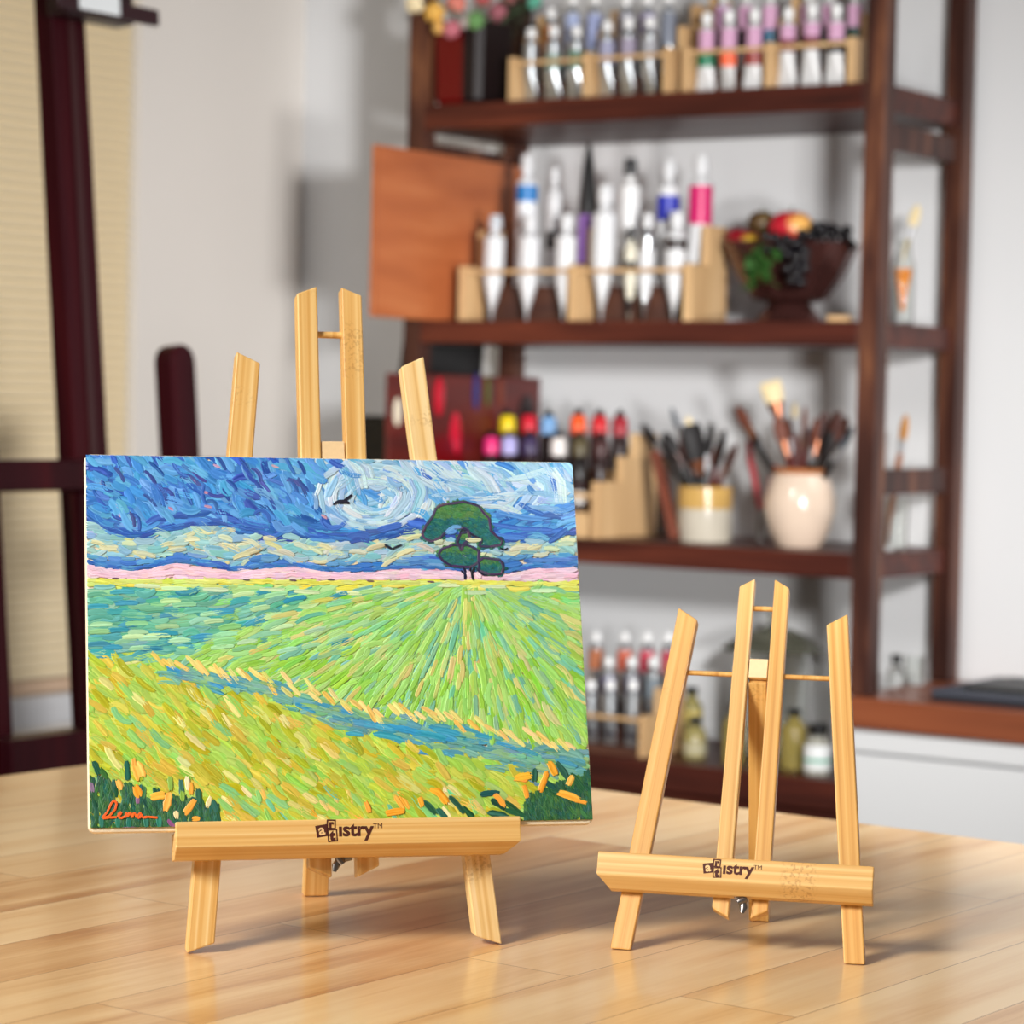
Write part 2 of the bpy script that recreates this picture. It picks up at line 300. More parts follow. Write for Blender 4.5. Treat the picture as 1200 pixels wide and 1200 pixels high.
# ------------------------------------------------------------------ the two small display easels
def text_mesh(s, size, bold=0.0, shear=0):
    cu = bpy.data.curves.new('txt', 'FONT'); cu.body = s; cu.size = size; cu.offset = bold; cu.align_x = 'LEFT'; cu.shear = shear; cu.resolution_u = 3
    o = bpy.data.objects.new('txt', cu); C.objects.link(o); bpy.context.view_layer.update()
    me = bpy.data.meshes.new_from_object(o.evaluated_get(bpy.context.evaluated_depsgraph_get()))
    bpy.data.objects.remove(o); v = [tuple(p.co) for p in me.vertices]; f = [tuple(p.vertices) for p in me.polygons]
    bpy.data.meshes.remove(me); bpy.data.curves.remove(cu)
    return v, f
M_burn = mat('burnt_brown_print', (74, 26, 14), .7)
M_lite = mat('light_print_letter', (232, 190, 130), .6)
def easel(root_label, X, Y, yaw, tilt, P, M_bam=M_bam, M_bam2=M_bam2):
    root = thing('tabletop_easel', root_label, 'easel', Matrix.Translation((X, Y, 0)) @ Matrix.Rotation(yaw, 4, 'Z'), 'bamboo tabletop easels')
    T = Matrix.Rotation(-tilt, 4, 'X')            # x = across, z = up the frame, -y = towards viewer
    lift = P.get('lift', .0006)
    T = Matrix.Translation((0, 0, lift)) @ T
    th = P['th']
    def bar(name, poly, y0, y1, m):
        # poly order: outer top, inner top, inner bottom, outer bottom ; local Z along the bar
        top = (Vector(poly[0])+Vector(poly[1]))/2; bot = (Vector(poly[2])+Vector(poly[3]))/2; d = (top-bot).normalized()
        ang = math.atan2(d.x, d.y); L = Matrix.Translation((bot.x, 0, bot.y)) @ Matrix.Rotation(ang, 4, 'Y'); Li = L.inverted()
        b = MB().prism(poly, y0, y1, lambda a, c, e: Li @ Vector((a, e, c+(e*math.tan(tilt) if name == 'leg' and c < .02 else 0))))
        return b.build(name, m, root, M=T @ L, bevel=.0009)
    mir = lambda p: [(-a, b) for a, b in p]
    bar('leg', P['leg'], 0, th, M_bam); bar('leg', mir(P['leg']), 0, th, M_bam2 if P.get('pale') else M_bam)
    bar('center_bar', P['bar'], 0, th, M_bam if P.get('pale') else M_bam2); bar('center_bar', mir(P['bar']), 0, th, M_bam)
    bi, bo = abs(P['bar'][1][0]), abs(P['bar'][0][0]); yc = th*.5; r = P['rd']
    MB().tube([(-bi-.002, yc, P['dow_top']), (bi+.002, yc, P['dow_top'])], r, 10).build('dowel', M_bam, root, True, M=T)
    zc = P['dow_mid']
    lt, lb = P['leg'][1], P['leg'][2]
    xi = abs(lb[0]+(lt[0]-lb[0])*(zc-lb[1])/(lt[1]-lb[1]))
    for sgn in (-1, 1):
        MB().tube([(sgn*(bo-.002), yc, zc), (sgn*(xi+.003), yc, zc)], r, 10).build('cross_dowel', M_bam, root, True, M=T)
    hb0, hb1 = P['block']
    MB().box((-bi+.0004, .001, hb0), (bi-.0004, th+.004, hb1)).build('hinge_block', mat('pale_end_grain', (240, 208, 160), .5, var=.05, vscale=300), root, M=T, bevel=.0005)
    # rear leg from the hinge block to the table
    ca, sa = math.cos(tilt), math.sin(tilt)
    hy, hz = hb0*sa+(th*.5)*ca, hb0*ca-(th*.5)*sa
    ft = Vector((P['rear'][0], P['rear'][1], 0)); hp = Vector((0, hy, hz+lift)); d = (hp-ft); Ln = d.length; d.normalize()
    xa = Vector((1, 0, 0)); xa = (xa-d*xa.dot(d)).normalized(); ya = d.cross(xa)
    L = Matrix((( xa.x, ya.x, d.x, ft.x), (xa.y, ya.y, d.y, ft.y), (xa.z, ya.z, d.z, ft.z), (0, 0, 0, 1))); Li = L.inverted()
    wv, tv = P['rw']/2, P.get('rt', .011)/2; vsx = []
    for sx, sy in ((-1, -1), (1, -1), (1, 1), (-1, 1)):     # foot cut flat on the table
        b0 = xa*sx*wv+ya*sy*tv; t0 = -(ft.z+b0.z-.0006)/d.z; vsx.append(Li @ (ft+b0+d*t0))
    for sx, sy in ((-1, -1), (1, -1), (1, 1), (-1, 1)): vsx.append(Vector((sx*min(wv, bi-.0006), sy*tv, Ln-.001)))
    MB().add(vsx, [(0, 3, 2, 1), (4, 5, 6, 7), (0, 1, 5, 4), (1, 2, 6, 5), (2, 3, 7, 6), (3, 0, 4, 7)]).build('rear_leg', M_bam, root, M=L, bevel=.0006)
    # tray with a lip; local z along its length
    z0, zb, zt, zr = P['led']; n1, n0 = P['ledn']; sl, sr = P['leds']; il, ir = P['ledin']
    prof = [(-.0003, zr), (-n0, zr), (-n0, zt), (-n1, zt), (-n1, zb), (-n1*.45, z0), (-.0003, z0)]
    LM = Matrix.Rotation(PI/2, 4, 'Y'); LMi = LM.inverted(); b = MB(); vv = []
    for s_, ins in ((-sl, il), (sr, -ir)):
        for y, z in prof: vv.append(LMi @ Vector((s_+(ins if z == z0 else (ins*.55 if z == zr else 0)), y, z)))
    n = len(prof); b.add(vv, [tuple(range(n-1, -1, -1)), tuple(range(n, 2*n))]+[(i, (i+1) % n, n+(i+1) % n, n+i) for i in range(n)])
    led = b.build('ledge', M_bam2 if not P.get('pale') else M_bam, root, M=T @ LM, bevel=.0007)
    # print on the ledge front
    u = P['logo_h']; lx, lz = P['logo']
    Lg = T @ Matrix.Translation((lx, -n1-.00012, lz)) @ Matrix.Rotation(PI/2, 4, 'X')
    pb = MB(); q = MB()
    def glyph(dst, s, x, z, size, bold, dz=0, rot=0, sx=1):
        v, f = text_mesh(s, size, bold); G = Matrix.Translation((x, z, dz)) @ Matrix.Rotation(rot, 4, 'Z') @ Matrix.Diagonal((sx, 1, 1, 1))
        dst.add(v, f, G)
    def frame(x, z, w_, h_, rot, t):
        G = Matrix.Translation((x, z, 0)) @ Matrix.Rotation(rot, 4, 'Z')
        for a0, b0, a1, b1 in ((0, 0, w_, t), (0, h_-t, w_, h_), (0, t, t, h_-t), (w_-t, t, w_, h_-t)): pb.add([(a0, b0, 0), (a1, b0, 0), (a1, b1, 0), (a0, b1, 0)], [(0, 1, 2, 3)], G)
    # sizes in units of letter height u
    G = Matrix.Translation((0, -.22*u, 0)) @ Matrix.Rotation(R(9), 4, 'Z')
    pb.add([(0, 0, 0), (1.42*u, 0, 0), (1.42*u, 1.4*u, 0), (0, 1.4*u, 0)], [(0, 1, 2, 3)], G)
    glyph(q, 'a', .26*u, .08*u, 1.75*u, .05*u, .00006, R(9))
    frame(1.15*u, .78*u, 1.1*u, 1.15*u, R(-2), .17*u); glyph(pb, 'r', 1.45*u, .93*u, 1.35*u, .08*u, 0, 0)
    frame(1.28*u, -.75*u, 1.2*u, 1.48*u, R(3), .15*u); glyph(pb, 't', 1.56*u, -.52*u, 1.6*u, .11*u)
    glyph(pb, '\u0131stry', 2.55*u, -.05*u, 2.3*u, .075*u, 0, 0, 1.03)
    glyph(pb, 'TM', 6.75*u, (.78*u), .85*u, 0)
    pb.build('logo', M_burn, root, M=Lg); q.build('logo_letter', M_lite, root, M=Lg)
    # wing nut under the ledge
    wx, wz, wr = P['wing']
    wm = T @ Matrix.Translation((wx, -.004, wz)) @ Matrix.Rotation(wr, 4, 'Y')
    b = MB(); b.lathe([(.0022, -.003), (.0026, .001), (.0018, .003)], 12)
    for s_ in (-1, 1): b.tube([(s_*.0015, 0, 0), (s_*.004, 0, -.0012), (s_*.0068, 0, -.0036)], [(.0009, .0018), (.0009, .0024), (.0008, .0012)], 8)
    b.build('wing_nut', M_steel, root, True, M=wm)
    return root, T
E1 = dict(th=.0115, pale=True, leg=[(-.0591, .3667), (-.0446, .3598), (-.0788, .0054), (-.0953, 0)], bar=[(-.0206, .4053), (-.0077, .4104), (-.0078, .0426), (-.0212, .0488)],
          rd=.0021, dow_top=.3805, dow_mid=.285, block=(.292, .311), rear=(.011, .1748), rw=.0158, led=(.0537, .0600), ledn=(.0215, .0172), leds=(.1035, .1045), ledin=(0, .008),
          logo_h=.0050, logo=(-.0200, .0655), wing=(-.0035, .0525, R(-35)))
E1['led'] = (.0537, .0602, .0752, .0695)
ez1, T1 = easel('larger bamboo tabletop easel on the left holding the landscape painting', -.0926, 1.5785, .2461, .2534, E1)
E2 = dict(th=.0085, leg=[(-.0533, .2221), (-.0406, .2142), (-.0638, -.0003), (-.0764, 0)], bar=[(-.0157, .2381), (-.0062, .2437), (-.0066, .0236), (-.0169, .0290)],
          rd=.0016, dow_top=.2248, dow_mid=.180, block=(.1775, .1900), rear=(.001, .118), rw=.0128, rt=.009, led=(.0352, .0412, .0556, .0505), ledn=(.0165, .0075), leds=(.0865, .0795), ledin=(.0075, 0),
          logo_h=.0044, logo=(-.0215, .0462), wing=(.0015, .0335, R(60)))
ez2, T2 = easel('smaller empty bamboo tabletop easel standing at right on the table', .1397, 1.5811, -.2004, .4488, E2,
                 wood('golden_bamboo', [(.28, (190, 132, 60)), (.42, (210, 154, 78)), (.56, (222, 172, 96)), (.72, (232, 190, 120))], (300, 160, 2.0), .38, coat=.12, speck=(140, 84, 36)),
                 wood('light_golden_bamboo', [(.28, (200, 146, 76)), (.45, (218, 170, 98)), (.6, (228, 186, 118)), (.75, (236, 200, 138))], (300, 160, 2.0), .38, coat=.12, speck=(150, 92, 42)))

# ------------------------------------------------------------------ the painting
PWD, PHT = .305, .2286
pt = thing('landscape_painting', 'impasto landscape painting of green fields, tree and blue sky on left easel', 'painting',
           ez1.matrix_world @ T1 @ Matrix.Translation((-.001, -.0102, .0699)) @ Matrix.Rotation(-R(2.45), 4, 'X'))
def panel():
    r = .004; b = MB(); poly = []
    for cx, cz, a0 in ((PWD/2-r, PHT-r, 0), (-PWD/2+r, PHT-r, 90), (-PWD/2+r, r, 180), (PWD/2-r, r, 270)):
        for k in range(5): a = R(a0+k*22.5); poly.append((cx+r*math.cos(a), cz+r*math.sin(a)))
    return b.prism(poly, -.0062, 0, lambda a, c, d: (a, d, c))
panel().build('canvas_panel', mat('cream_canvas', (244, 228, 198), .6, var=.02, vscale=60), pt, bevel=.0012)
nr = np.random.default_rng(11)
V_, F_, K_ = [], [], []; _cnt = [0]
YF = -.0063
def to_st(x, y):
    xl = 98+(y-536.8)*.0118; xr = 664.4+(y-536.8)*.0639; u = (x-xl)/(xr-xl); yb = 978-9.3*u; v = (y-536.8)/(yb-536.8)
    u = u/(1.046-.046*u); v = v/(.957+.043*v)
    return (u-.5)*PWD, (1-v)*PHT
PXM = .00053
def stroke(pts, wpx, c, jit=9, lift=None, taper=.62, streak=12, up=0):
    """pts: polyline in photo units on the picture face; a raised ribbon of paint"""
    n = max(4, min(10, int(sum(math.dist(pts[i], pts[i+1]) for i in range(len(pts)-1))/5)+2))
    P = np.array(pts, float); L = np.r_[0, np.cumsum(np.hypot(*np.diff(P, axis=0).T))]
    t = np.linspace(0, L[-1], n); X = np.interp(t, L, P[:, 0]); Y = np.interp(t, L, P[:, 1])
    dx = np.gradient(X); dy = np.gradient(Y); l = np.hypot(dx, dy)+1e-6; nx, ny = -dy/l, dx/l
    _cnt[0] += 1; z0 = (.00009+_cnt[0]*1.15e-7+up) if lift is None else lift
    W = [-1, -.8, -.45, -.1, .25, .6, .85, 1]; hz = np.array([-.35, .9, .55, .75, .5, .7, 1.0, -.35])*.00019*min(1.25, wpx/7)
    base = np.array(c, float)+nr.normal(0, jit, 3)*np.array([1, .8, 1]); st_ = nr.normal(0, streak, len(W))
    o = len(V_)
    for i in range(n):
        e = abs(2*i/(n-1)-1); wd = wpx/2*(1-(1-taper)*e**4)*(1+.08*nr.normal())
        for j, w_ in enumerate(W):
            off = .12*wpx*nr.normal() if i in (0, n-1) else 0
            px, py = X[i]+nx[i]*w_*wd+dx[i]/l[i]*off, Y[i]+ny[i]*w_*wd+dy[i]/l[i]*off
            s_, t_ = to_st(px, py)
            s_ = min(max(s_, -PWD/2+.0007), PWD/2-.0007); t_ = min(max(t_, .0026), PHT-.0007)
            V_.append((s_, YF-z0-max(-.00006, hz[j]*(.55 if i in (0, n-1) else 1)), t_))
            K_.append(np.clip(base+st_[j]+nr.normal(0, 3), 0, 255))
    m = len(W)
    for i in range(n-1):
        for j in range(m-1): F_.append((o+i*m+j, o+i*m+j+1, o+(i+1)*m+j+1, o+(i+1)*m+j))
def curve_pts(x, y, ang, ln, bend=0):
    r = []
    for k in range(5):
        t = k/4-.5; a = ang+bend*t
        r.append((x+math.cos(a)*ln*t, y+math.sin(a)*ln*t+bend*ln*(t*t-.08)*.5))
    return r
ip = lambda tab: (lambda x: float(np.interp(x, [a for a, _ in tab], [b for _, b in tab])))
yA = ip([(98,608),(129,628),(162,635),(193,623),(225,619),(258,618),(297,626),(317,632),(338,624),(361,631),(400,634),(429,634),(467,624),(488,619),(520,628),(581,634),(622,628),(672,623)])
yB = ip([(98,653),(126,657),(175,658),(214,648),(250,661),(284,664),(307,646),(335,659),(369,662),(390,660),(442,661),(493,650),(540,655),(586,650),(622,649),(672,646)])
yC = ip([(98,663),(129,670),(167,670),(204,661),(235,665),(271,671),(310,666),(343,664),(374,669),(421,670),(480,665),(519,667),(586,670),(622,663),(672,661)])
yD = lambda x: 681-.004*(x-98)
riv = ip([(98,772),(185,790),(230,797),(290,803),(330,818),(380,834),(420,849),(480,856),(540,870),(600,888),(692,905)])
rivw = ip([(150,3),(200,8),(300,11),(400,14),(480,17),(600,19),(692,22)])
teal_end = ip([(98,786),(180,772),(250,752),(300,735),(350,715),(395,698),(430,690),(692,688)])
def pick(cs): return cs[int(nr.integers(len(cs)))]
B_DK = [(52,98,184),(60,112,196),(48,88,168),(66,122,204)]
B_MD = [(76,148,218),(88,162,226),(68,136,212),(100,174,232),(92,164,226)]
B_LT = [(138,188,226),(160,204,232),(120,176,222),(180,214,236),(148,196,230)]
B_PL = [(196,222,238),(206,230,240),(182,214,234)]
def sky(x, y):
    """colour and flow of the sky above the pale band"""
    d = yA(x)-y
    sw = ((x-432)/58)**2+((y-582)/38)**2
    if d < 13+4*nr.normal() and not (x > 480 and d < 3):
        sl = (yA(x+8)-yA(x-8))/16; return pick(B_DK+B_MD[:1]), math.atan(sl), 30, 6
    if sw < 1.35:
        a = math.atan2((y-582)*1.5, x-432)+PI/2
        return pick(B_PL+B_LT if sw > .25 else B_LT+B_MD[:2]+B_PL), math.atan2(math.sin(a)*.66, math.cos(a)), 24, 5.5
    t = min(1, max(0, (x-350)/120))
    if x > 560 and y > 588+6*nr.normal() and y < 632: return pick(B_DK+B_MD), -.25+.3*nr.normal(), 26, 6.5
    if nr.random() < t:
        if nr.random() < .16: return pick(B_MD), .7+.5*nr.normal(), 18, 6
        a = .9 if x < 520 else (-.35 if y > 572 else .6)
        return pick(B_LT+B_LT+B_PL+B_MD[3:]), a+.35*nr.normal(), 26, 6.5
    return (pick(B_MD*5+B_DK+[(112,178,230)]*2)), (.62 if x < 330 else .85)+.38*nr.normal(), 21, 7
YEL = [(170,208,82),(160,206,92),(182,206,76),(196,198,58),(170,206,90),(208,204,78),(214,194,76),(196,210,84),(160,204,88),(186,178,30),(168,212,96),(182,214,92)]
def field(x, y):
    rv, rw_ = riv(x), rivw(x)
    if y < yD(x)+9+1.5*nr.normal(): return pick([(222,228,112),(214,228,130),(232,222,86),(206,224,120)] if x < 400 else [(232,224,84),(226,226,96),(222,228,110)]), .02*nr.normal(), 26, 5
    if y > rv+rw_*.9+3*nr.normal() or (x < 185 and y > 776+4*nr.normal()):
        return pick(YEL), .72-.12*(x-98)/590+.16*nr.normal(), 24, 7
    if abs(y-rv) < rw_+2*nr.normal() and x > 165:
        return pick([(94,164,168),(112,174,158),(84,158,180),(128,184,150),(140,190,134),(108,170,168)]), .24+.16*nr.normal(), 22, 6
    if y < teal_end(x)+7*nr.normal() or (x < 300 and nr.random() < .25 and y < 770):
        g = min(1, max(0, (x-230)/170)); pal = [(100,180,156),(76,168,164),(128,196,160),(92,176,150),(110,184,168),(70,160,172),(140,200,160)]
        if nr.random() < g*.8: pal = [(150,212,130),(160,218,140),(140,206,120),(176,222,150)]
        return pick(pal), -.05-.32*max(0, (x-180)/220)+.07*nr.normal(), 25, 6
    a = math.atan2(y-674, x-543+.01)
    if a > PI/2: a -= PI
    if x < 330: a = -.38+.1*nr.normal()
    pal = [(158,214,108),(166,218,122),(152,212,124),(174,224,140),(150,212,140),(158,212,92),(150,208,84),(168,218,112)] if y < 770 else [(156,212,96),(164,216,104),(150,210,110),(150,208,76),(146,206,70),(170,218,116)]
    if nr.random() < .13: pal = [(206,212,128),(214,208,130),(186,214,124)]
    if nr.random() < .12: pal = [(122,192,158),(116,186,164),(132,204,162)]
    return pick(pal), a+.06*nr.normal(), 30, 5.5
def any_at(x, y):
    if y < yA(x): return sky(x, y)
    if y < yB(x):
        sl = math.atan((yB(x+10)-yB(x-10))/40)
        return (pick([(206,214,172),(214,218,176),(192,212,186)]) if nr.random() < .26 else pick([(134,186,212),(150,196,208),(166,206,206),(142,190,202)])), sl+(.5 if nr.random() < .3 else 0)*nr.choice([-1, 1]), 20, 6
    if y < yC(x): return pick([(72,134,206),(88,150,212),(62,118,196),(100,160,214)]), math.atan((yC(x+10)-yC(x-10))/20), 24, 5.5
    if y < yD(x): return pick([(238,200,220),(242,208,224),(234,192,214)]), .03*nr.normal(), 20, 5.5
    return field(x, y)
# layer 1: dense cover, layer 2: visible marks
for lay, (step, ls, wsx) in enumerate(((7.6, 1.25, 1.55), (7.0, 1.0, 1.0))):
    pos = [(x, y) for y in np.arange(540, 980, step) for x in np.arange(99, 694, step*1.7)]
    nr.shuffle(pos)
    for x, y in pos:
        x += nr.normal()*step*.5; y += nr.normal()*step*.45
        xr = 664+(y-537)*.0639; xl = 98+(y-537)*.0118
        if not (xl+1 < x < xr-1 and 538 < y < 977-.0157*(x-100)): continue
        c, a, ln, wd = any_at(x, y)
        edge = min(abs(y-f(x)) for f in (yB, yC, yD)) if 590 < y < 700 else 99
        if edge < 5: wd = min(wd, 4.2); ln *= .8
        ln *= ls*(.8+.5*nr.random()); wd *= 1.22*wsx*(.8+.4*nr.random())
        if edge < 7: wd = min(wd, 5.4)
        stroke(curve_pts(x, y, a, ln, .25*nr.normal()), wd, c, 7 if lay else 6, streak=9)
# crisp horizon lines
for f, cs, wd in ((lambda x: yA(x)-2.5, B_DK, 4.5), (lambda x: yC(x)-2, [(58,110,190),(66,124,200)], 3.6), (lambda x: yC(x)+4, [(240,204,222)], 5), (lambda x: (yC(x)+yD(x))/2+2, [(240,204,222),(236,196,216)], 6), (lambda x: yD(x)+3, [(226,226,96),(216,228,122)], 5)):
    for x in np.arange(104, 668, 13):
        L = 20 + 6*nr.random(); xs = np.linspace(max(99, x-L/2), min(670, x+L/2), 5); stroke([(q, f(q)+.8*nr.normal()) for q in xs], wd, pick(cs), 5)
# cream marks in the pale band
for x, y, a in ((115,640,.3),(170,652,.2),(195,640,-.2),(222,634,-.1),(268,642,.35),(262,632,.3),(280,652,-.3),(290,636,.3),(318,640,.4),(332,648,.3),(350,640,.35),(365,644,.4),(376,640,.3),(392,648,.2),(415,646,.1),(436,640,-.3),(470,646,-.4),(494,640,.4),(482,628,-.2),(600,640,-.2),(620,638,-.3),(640,640,.1),(655,634,-.1)):
    stroke(curve_pts(x, y, a, 17+6*nr.random(), .2), 6, pick([(210,216,168),(216,220,178),(200,214,186)]), 5)
# swirl and sweeping pale marks in the sky
for k in range(46):
    a = 2*PI*k/23; rr = (1.0, .62)[k % 2]; cx, cy = 434+46*rr*math.cos(a), 583+30*rr*math.sin(a); t = math.atan2(30*math.cos(a), -46*math.sin(a))
    stroke(curve_pts(cx, cy, t, 22, .5), 4.8, pick(B_PL+B_LT[:2]), 5)
for (x0, y0, x1, y1, b, c) in ((404,540,420,572,.3,0),(412,540,428,560,.3,0),(398,545,412,580,.2,1),(470,575,452,605,.5,0),(480,560,478,600,.6,1),(470,540,510,572,-.3,0),(500,542,540,566,-.2,0),(505,580,545,582,.5,1),(545,582,600,575,-.5,0),(520,560,560,572,.3,1),(590,560,640,545,-.4,0),(600,575,648,580,.4,1),(560,545,590,560,.3,1),(636,545,650,585,.4,0),(610,592,655,600,.5,1),(545,545,575,575,.3,0),(620,552,640,580,.5,1),(560,590,600,600,.4,0)):
    for q in range(3):
        o = q*5-5; stroke([(x0+o, y0), ((x0+x1)/2+o+b*14, (y0+y1)/2-b*8), (x1+o, y1)], 5.5, pick(B_PL if c == 0 else B_LT), 5)
for (x0, y0, x1, y1) in ((382,540,400,548),(395,552,420,558),(486,548,500,560),(478,545,492,556),(580,598,640,606),(570,612,640,618),(600,586,630,600),(560,622,610,628),(640,555,645,575),(612,566,622,576),(640,596,668,590)):
    stroke([(x0, y0), ((x0+x1)/2, (y0+y1)/2+2), (x1, y1)], 6.5, pick(B_DK[:2]+B_MD[:2]), 5)
# navy accents, upper left
for k in range(44):
    x, y = 102+nr.random()*260, 541+nr.random()*74
    stroke(curve_pts(x, y, .75+.3*nr.normal(), 16+10*nr.random(), .5*nr.normal()), 4.5, pick(B_DK[:3]+[(66,84,160)]), 6)
for k in range(10): stroke(curve_pts(105+nr.random()*280, 545+nr.random()*70, .6+.3*nr.normal(), 9, 0), 3, (196,150,176), 8)
# field accents
for k in range(46):
    x, y = 108+nr.random()*290, 694+nr.random()*74
    stroke(curve_pts(x, y, -.04-.3*max(0, (x-200)/220), 22+8*nr.random(), .1), 6, pick([(156,212,164),(168,220,172),(64,160,186),(58,150,176),(146,206,150),(188,228,170)]), 6)
for x in range(170, 640, 38): stroke(curve_pts(x+8*nr.normal(), 692+3*nr.normal(), .05*nr.normal(), 30, 0), 5, pick([(196,228,176),(208,232,180),(180,222,150)]), 5)
for k in range(190):
    a = R(6+168*nr.random()); d = 30+150*nr.random(); x, y = 543+math.cos(a)*d*1.35, 680+math.sin(a)*d
    if y > riv(x)-rivw(x)-6 or x > 672+(y-690)*.06 or x < 330: continue
    t = math.atan2(y-674, x-543); c = pick([(178,226,140),(168,222,160),(126,200,168),(150,210,84),(138,208,66),(240,208,130),(244,196,120),(118,180,170),(190,228,150),(160,218,120),(232,214,120)])
    c = tuple(.62*p+.38*q for p, q in zip(c, (160,216,122))); stroke(curve_pts(x, y, t, 18+16*nr.random(), .1*nr.normal()), 4.2+1.8*nr.random(), c, 5, streak=9)
for k in range(120):
    x = 190+nr.random()*490; y = riv(x)+nr.normal()*rivw(x)*.6
    stroke(curve_pts(x, y, .25+.15*nr.normal(), 16+12*nr.random(), .1), 5, pick([(70,158,186),(82,156,178),(62,154,194),(118,178,160),(104,170,154),(104,154,172),(140,186,124),(124,184,156)]), 5)
for (x, y, l) in ((440,852,40),(470,856,46),(500,862,40),(520,858,34),(425,850,30),(452,864,36)): stroke(curve_pts(x, y, .2, l, .1), 8, pick([(56,158,196),(64,160,192),(78,166,194)]), 5)
for k in range(58):
    x = 186+k*8.4+3*nr.normal(); y = riv(x)-rivw(x)-4+5*nr.normal()
    stroke(curve_pts(x, y, .78+.14*nr.normal(), 15+8*nr.random(), 0), 5.4, pick([(246,216,130),(240,206,116),(248,222,146),(236,196,92),(232,224,134)]), 5)
for k in range(330):
    x = 108+nr.random()*570; y = 786+nr.random()*185
    if y < riv(x)+rivw(x)+4: continue
    c = pick([(236,190,74),(228,176,58),(244,220,140),(248,226,160),(176,166,18),(186,178,28),(150,206,92),(144,200,110),(206,190,30),(222,176,52),(120,196,150),(172,158,20)])
    c = tuple(.66*p+.34*q for p, q in zip(c, (172,208,84)))
    stroke(curve_pts(x, y, .78-.1*(x-98)/590+.14*nr.normal(), 19+14*nr.random(), .15*nr.normal()), 6+3*nr.random(), c, 6, streak=9)
for k in range(34):
    x = 262+nr.random()*300; y = 930+nr.random()*34
    stroke(curve_pts(x, y, 1.0+.25*nr.normal(), 15+10*nr.random(), 0), 5.5, pick([(248,230,170),(112,206,150),(240,196,90),(236,204,120),(146,206,110),(250,178,70)]), 6)
# dark growth in the bottom corners, orange blossoms
GR = [(40,92,58),(52,106,58),(34,84,64),(62,114,58),(36,98,82)]
for k in range(420):
    x = 105+nr.random()*150; y = 976-nr.random()*(62-(x-105)*.24)
    stroke(curve_pts(x, y, 1.5+.25*nr.normal(), 15, .1), 5, pick(GR), 5, up=.00016)
for k in range(260):
    x = 612+nr.random()*78; y = 966-nr.random()*(26+(x-612)*.42)
    stroke(curve_pts(x, y, 1.2+.35*nr.normal(), 14, .1), 5, pick(GR), 5, up=.00016)
for x, y, a, l, c in ((112,902,1.2,16,2),(120,908,.9,14,3),(148,905,1.5,22,4),(211,925,1.5,18,4),(231,935,1.5,18,4),(250,947,1.2,16,4),(500,948,.8,22,0),(515,957,.9,18,4),(532,945,.85,26,2),(545,955,.8,20,0),(570,932,-.1,22,4),(580,945,.6,20,2),(598,950,.7,26,0),(622,910,1.6,16,4),(655,905,1.0,24,4),(650,932,.4,16,2),(672,918,.9,26,0),(640,922,.6,16,4),(600,955,.3,24,0),(580,957,.2,24,4)):
    stroke(curve_pts(x, y, a, l, .1), 7, GR[c], 5, up=.0002)
OR = [(255,182,60),(255,174,62),(250,184,74),(255,168,54)]
for x, y, a, l, wd in ((161,905,1.2,18,15),(156,898,1.5,14,6),(139,922,1.2,12,7),(160,930,1.2,14,9),(184,935,-.2,18,9),(195,942,1.8,22,9),(221,948,2.2,20,8),(228,962,0,9,6),(222,926,1.5,14,6),(609,912,-.2,20,9),(606,915,.1,16,6),(643,902,1.1,18,8),(633,918,1.9,26,8),(662,935,.35,26,9),(664,917,2.0,12,8),(676,942,.2,14,5),(514,935,.9,22,9),(507,930,.5,14,7),(490,942,1.2,12,6),(460,954,-.15,22,8),(582,940,.9,18,7),(612,930,1.3,16,6),(428,948,1.2,14,6)):
    stroke(curve_pts(x, y, a, l, .1), wd, pick(OR), 5, up=.0003, taper=.75)
for x, y, a, l in ((198,920,1.5,16),(218,920,1.5,16),(243,942,1.9,13),(212,935,1.5,12),(205,957,1.4,9)): stroke(curve_pts(x, y, a, l), 6, pick([(244,230,180),(236,222,160),(150,190,80)]), 5, up=.0003)
for x, y, a, l in ((199,968,.9,12),(107,925,1.4,12),(160,940,1.5,8),(130,975,0,20),(150,974,0,18)): stroke(curve_pts(x, y, a, l), 5, (142,104,142), 6, up=.0003)
for x, y in ((118,965),(137,966),(150,968),(170,966),(185,965)): stroke(curve_pts(x, y, 1.5, 14), 6, (44,122,104), 5, up=.0003)
